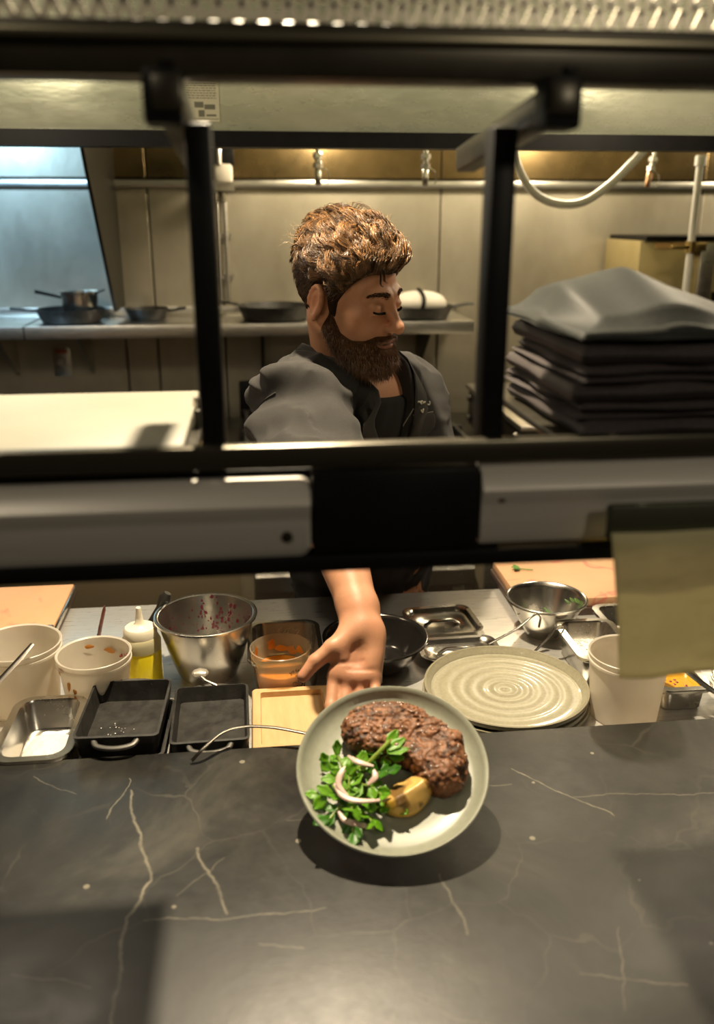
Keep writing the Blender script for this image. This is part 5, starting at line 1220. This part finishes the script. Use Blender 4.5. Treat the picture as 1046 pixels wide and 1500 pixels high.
lt = (sstep(-k2+k1*.4, .25, .7)*.55)[:, None]; c = c*(1-lt)+A_(.40, .20, .10)*lt; sd = (side*.6)[:, None]; c = c*(1-sd)+A_(.10, .032, .018)*sd
STK = tint_mat('seared_crust', .5, .4, 0.0, 500, .5); 
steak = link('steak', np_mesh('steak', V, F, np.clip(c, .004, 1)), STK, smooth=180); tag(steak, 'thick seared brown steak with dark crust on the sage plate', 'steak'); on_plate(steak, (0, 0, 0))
mb = MB(); q = random.Random(31); top = V[(V[:, 2] > .036)]
for i in range(90):
    p = top[q.randrange(len(top))]; s = q.uniform(.0005, .0014); mb.box(p, (s*1.4, s, s*.7), rz=q.uniform(0, 3))
o = mb.build('salt_flakes', SALT, steak, smooth=0, fix=False); o['kind'] = 'stuff'
# charred lemon wedge
RL = np.array(Matrix.Rotation(0.62, 3, 'Z') @ Matrix.Rotation(-0.35, 3, 'X')); LC = A_(.022, -.046, .024)
def lemon_sdf(P):
    p = (P-LC) @ RL; d = ell(p, (0, .006, -.004), (.036, .024, .024)); d = smax(d, -(p @ unit(A_(0, 1, -.55)))-.010, .003); d = smax(d, p @ unit(A_(0, .35, 1))-.012, .003)
    return d-vnoise(p*A_(.5, 1, 1), 120, 2)*.0012
V, F = surfnet(lemon_sdf, LC-.05, LC+.05, .0016); p = (V-LC) @ RL
k = vnoise(p*A_(1.2, .4, .4), 110, 4); kk = vnoise(p, 60, 5); cut = np.maximum(sstep(p @ unit(A_(0, .35, 1)), .009, .0115), sstep(-(p @ unit(A_(0, 1, -.55))), .007, .0095))
c = np.tile(A_(.62, .36, .055), (len(V), 1))*(1+.25*kk[:, None]); fl = A_(.66, .42, .12)*(1+.25*k[:, None]); c = c*(1-cut[:, None])+fl*cut[:, None]
ch = np.clip(sstep(k+kk*.6, .30, .75)*cut*.85, 0, 1)[:, None]; c = c*(1-ch)+A_(.10, .045, .012)*ch
lem = link('lemon_wedge', np_mesh('lemon_wedge', V, F, np.clip(c, .004, 1)), tint_mat('lemon', .35, .5, .05), smooth=180); tag(lem, 'grilled lemon wedge with char marks in front of the steak', 'lemon'); on_plate(lem, (0, 0, 0))
# greens
def leafm(name, c1, c2):
    m, nt, b = nodes(name); n1 = ramp(nt, noise(nt, 90, 3, .6), [(.3, c1), (.7, c2)]); nt.links.new(n1, b.inputs['Base Color']); b.inputs['Roughness'].default_value = .38
    tr = nt.nodes.new('ShaderNodeBsdfTranslucent'); nt.links.new(n1, tr.inputs[0]); mx = nt.nodes.new('ShaderNodeMixShader'); mx.inputs[0].default_value = .3; out = nt.nodes['Material Output']
    nt.links.new(b.outputs[0], mx.inputs[1]); nt.links.new(tr.outputs[0], mx.inputs[2]); nt.links.new(mx.outputs[0], out.inputs[0]); return m
LEAFA = leafm('leaf_bright', (.10, .30, .008), (.20, .46, .02)); LEAFB = leafm('leaf_dark', (.03, .13, .006), (.07, .24, .012)); STEMM = leafm('leaf_stem', (.28, .42, .05), (.38, .50, .09))
q = random.Random(77)
spots = [(-.082, -.010, .012, 2.2), (-.084, -.042, .012, 3.4), (-.075, -.062, .010, 3.9), (-.060, -.030, .022, 1.2), (-.045, -.005, .020, .9), (-.030, .012, .024, .5), (-.050, -.055, .020, 4.4), (-.028, -.042, .026, 5.6), (-.020, -.018, .026, .2), (-.012, -.055, .014, 5.9), (-.070, .000, .016, 1.9), (-.055, -.080, .010, 4.9), (-.002, .012, .026, .3), (-.035, -.070, .012, 5.2)]
near = ['leaning on the plate wall beside the short onion strip', 'hanging toward the plate rim', 'between the rim and the lowest onion strip', 'under the curved onion strip', 'between short onion strip and steak', 'touching the side of the steak',
        'below the curved onion strip', 'between onion strip and lemon wedge', 'under the pale green stalk', 'in front of the lemon tip', 'at the far end of the salad', 'nearest the plate edge under the pale onion', 'wedged between stalk and steak', 'beside the pale onion strip']
for i, (x, y, z, a) in enumerate(spots):
    dark = i % 3 == 2; sp = thing('salad_sprig', ('dark' if dark else 'bright')+' green salad sprig '+near[i], 'salad leaf', (0, 0, 0), 0, 'salad sprigs on the served plate'); sp.matrix_world = MP @ Matrix.Translation((x, y, z)) @ Matrix.Rotation(a, 4, 'Z')
    L = q.uniform(.026, .040); P_ = spline([(-L*.5, 0, 0), (-L*.1, q.uniform(-.003, .003), .005), (L*.4, q.uniform(-.004, .004), .007)], 4)
    MB().tube(P_, [.0016]*len(P_), 7).build('stem', STEMM, sp)
    for k in range(5):
        u = k/4; b = P_[min(len(P_)-1, int(u*(len(P_)-1)))]; sg = 1 if k % 2 else -1
        rot = Matrix.Rotation(sg*(1.15-.9*u), 3, 'Z') @ Matrix.Rotation(q.uniform(-.55, .25), 3, 'Y') @ Matrix.Rotation(q.uniform(-.6, .6), 3, 'X')
        lf = leaf(MB(), (0, 0, 0), rot, q.uniform(.016, .026), q.uniform(.012, .018), q.uniform(-.3, .5), 7, .16).build('leaf', LEAFB if dark else LEAFA, sp, tuple(b), smooth=80); lf.modifiers.new('thick', 'SOLIDIFY').thickness = .0005
t = thing('green_stalk', 'pale green stalk with leaf leaning against the steak', 'salad leaf'); t.matrix_world = MP
MB().tube(spline([(-.042, -.012, .030), (-.020, .006, .042), (-.004, .022, .046)], 6), [.003]*13, 8).build('stem', STEMM, t)
for k in range(3):
    lf = leaf(MB(), (0, 0, 0), Matrix.Rotation(.1+.5*k, 3, 'Z') @ Matrix.Rotation(.3*k-.3, 3, 'X'), .030, .016, .1, 7, .15).build('leaf', LEAFA, t, (-.008, .006+.004*k, .042), smooth=80); lf.modifiers.new('thick', 'SOLIDIFY').thickness = .0005
ONI = pm('onion', (.56, .36, .31), .35, 0, (.66, .50, .42), 60, sss=.1)
ol = ['pink onion strip curved around the greens', 'short pink onion strip crossing on top of the greens', 'pink onion strip lying beside the lemon wedge', 'pale pink onion strip at the plate edge below the greens', 'thin pink onion strip standing among the greens']
for i, P_ in enumerate(([(-.052, .000, .030), (-.068, -.016, .032), (-.072, -.034, .030), (-.060, -.050, .030)], [(-.060, .006, .036), (-.046, -.006, .040), (-.026, -.012, .040)], [(-.078, -.030, .026), (-.066, -.050, .030), (-.044, -.058, .032), (-.010, -.055, .030)],
                        [(-.072, -.064, .016), (-.062, -.078, .018), (-.040, -.084, .018), (-.026, -.086, .014)], [(-.026, -.014, .036), (-.024, -.026, .036), (-.034, -.036, .034)])):
    S = spline(P_, 6); n = len(S); o = MB().tube(S, [.0018+.0026*math.sin(PI*k/(n-1)) for k in range(n)], 8, flat=.5).build('onion_strip', ONI); tag(o, ol[i], 'onion', 'onion strips in the salad'); on_plate(o, (0, 0, 0))
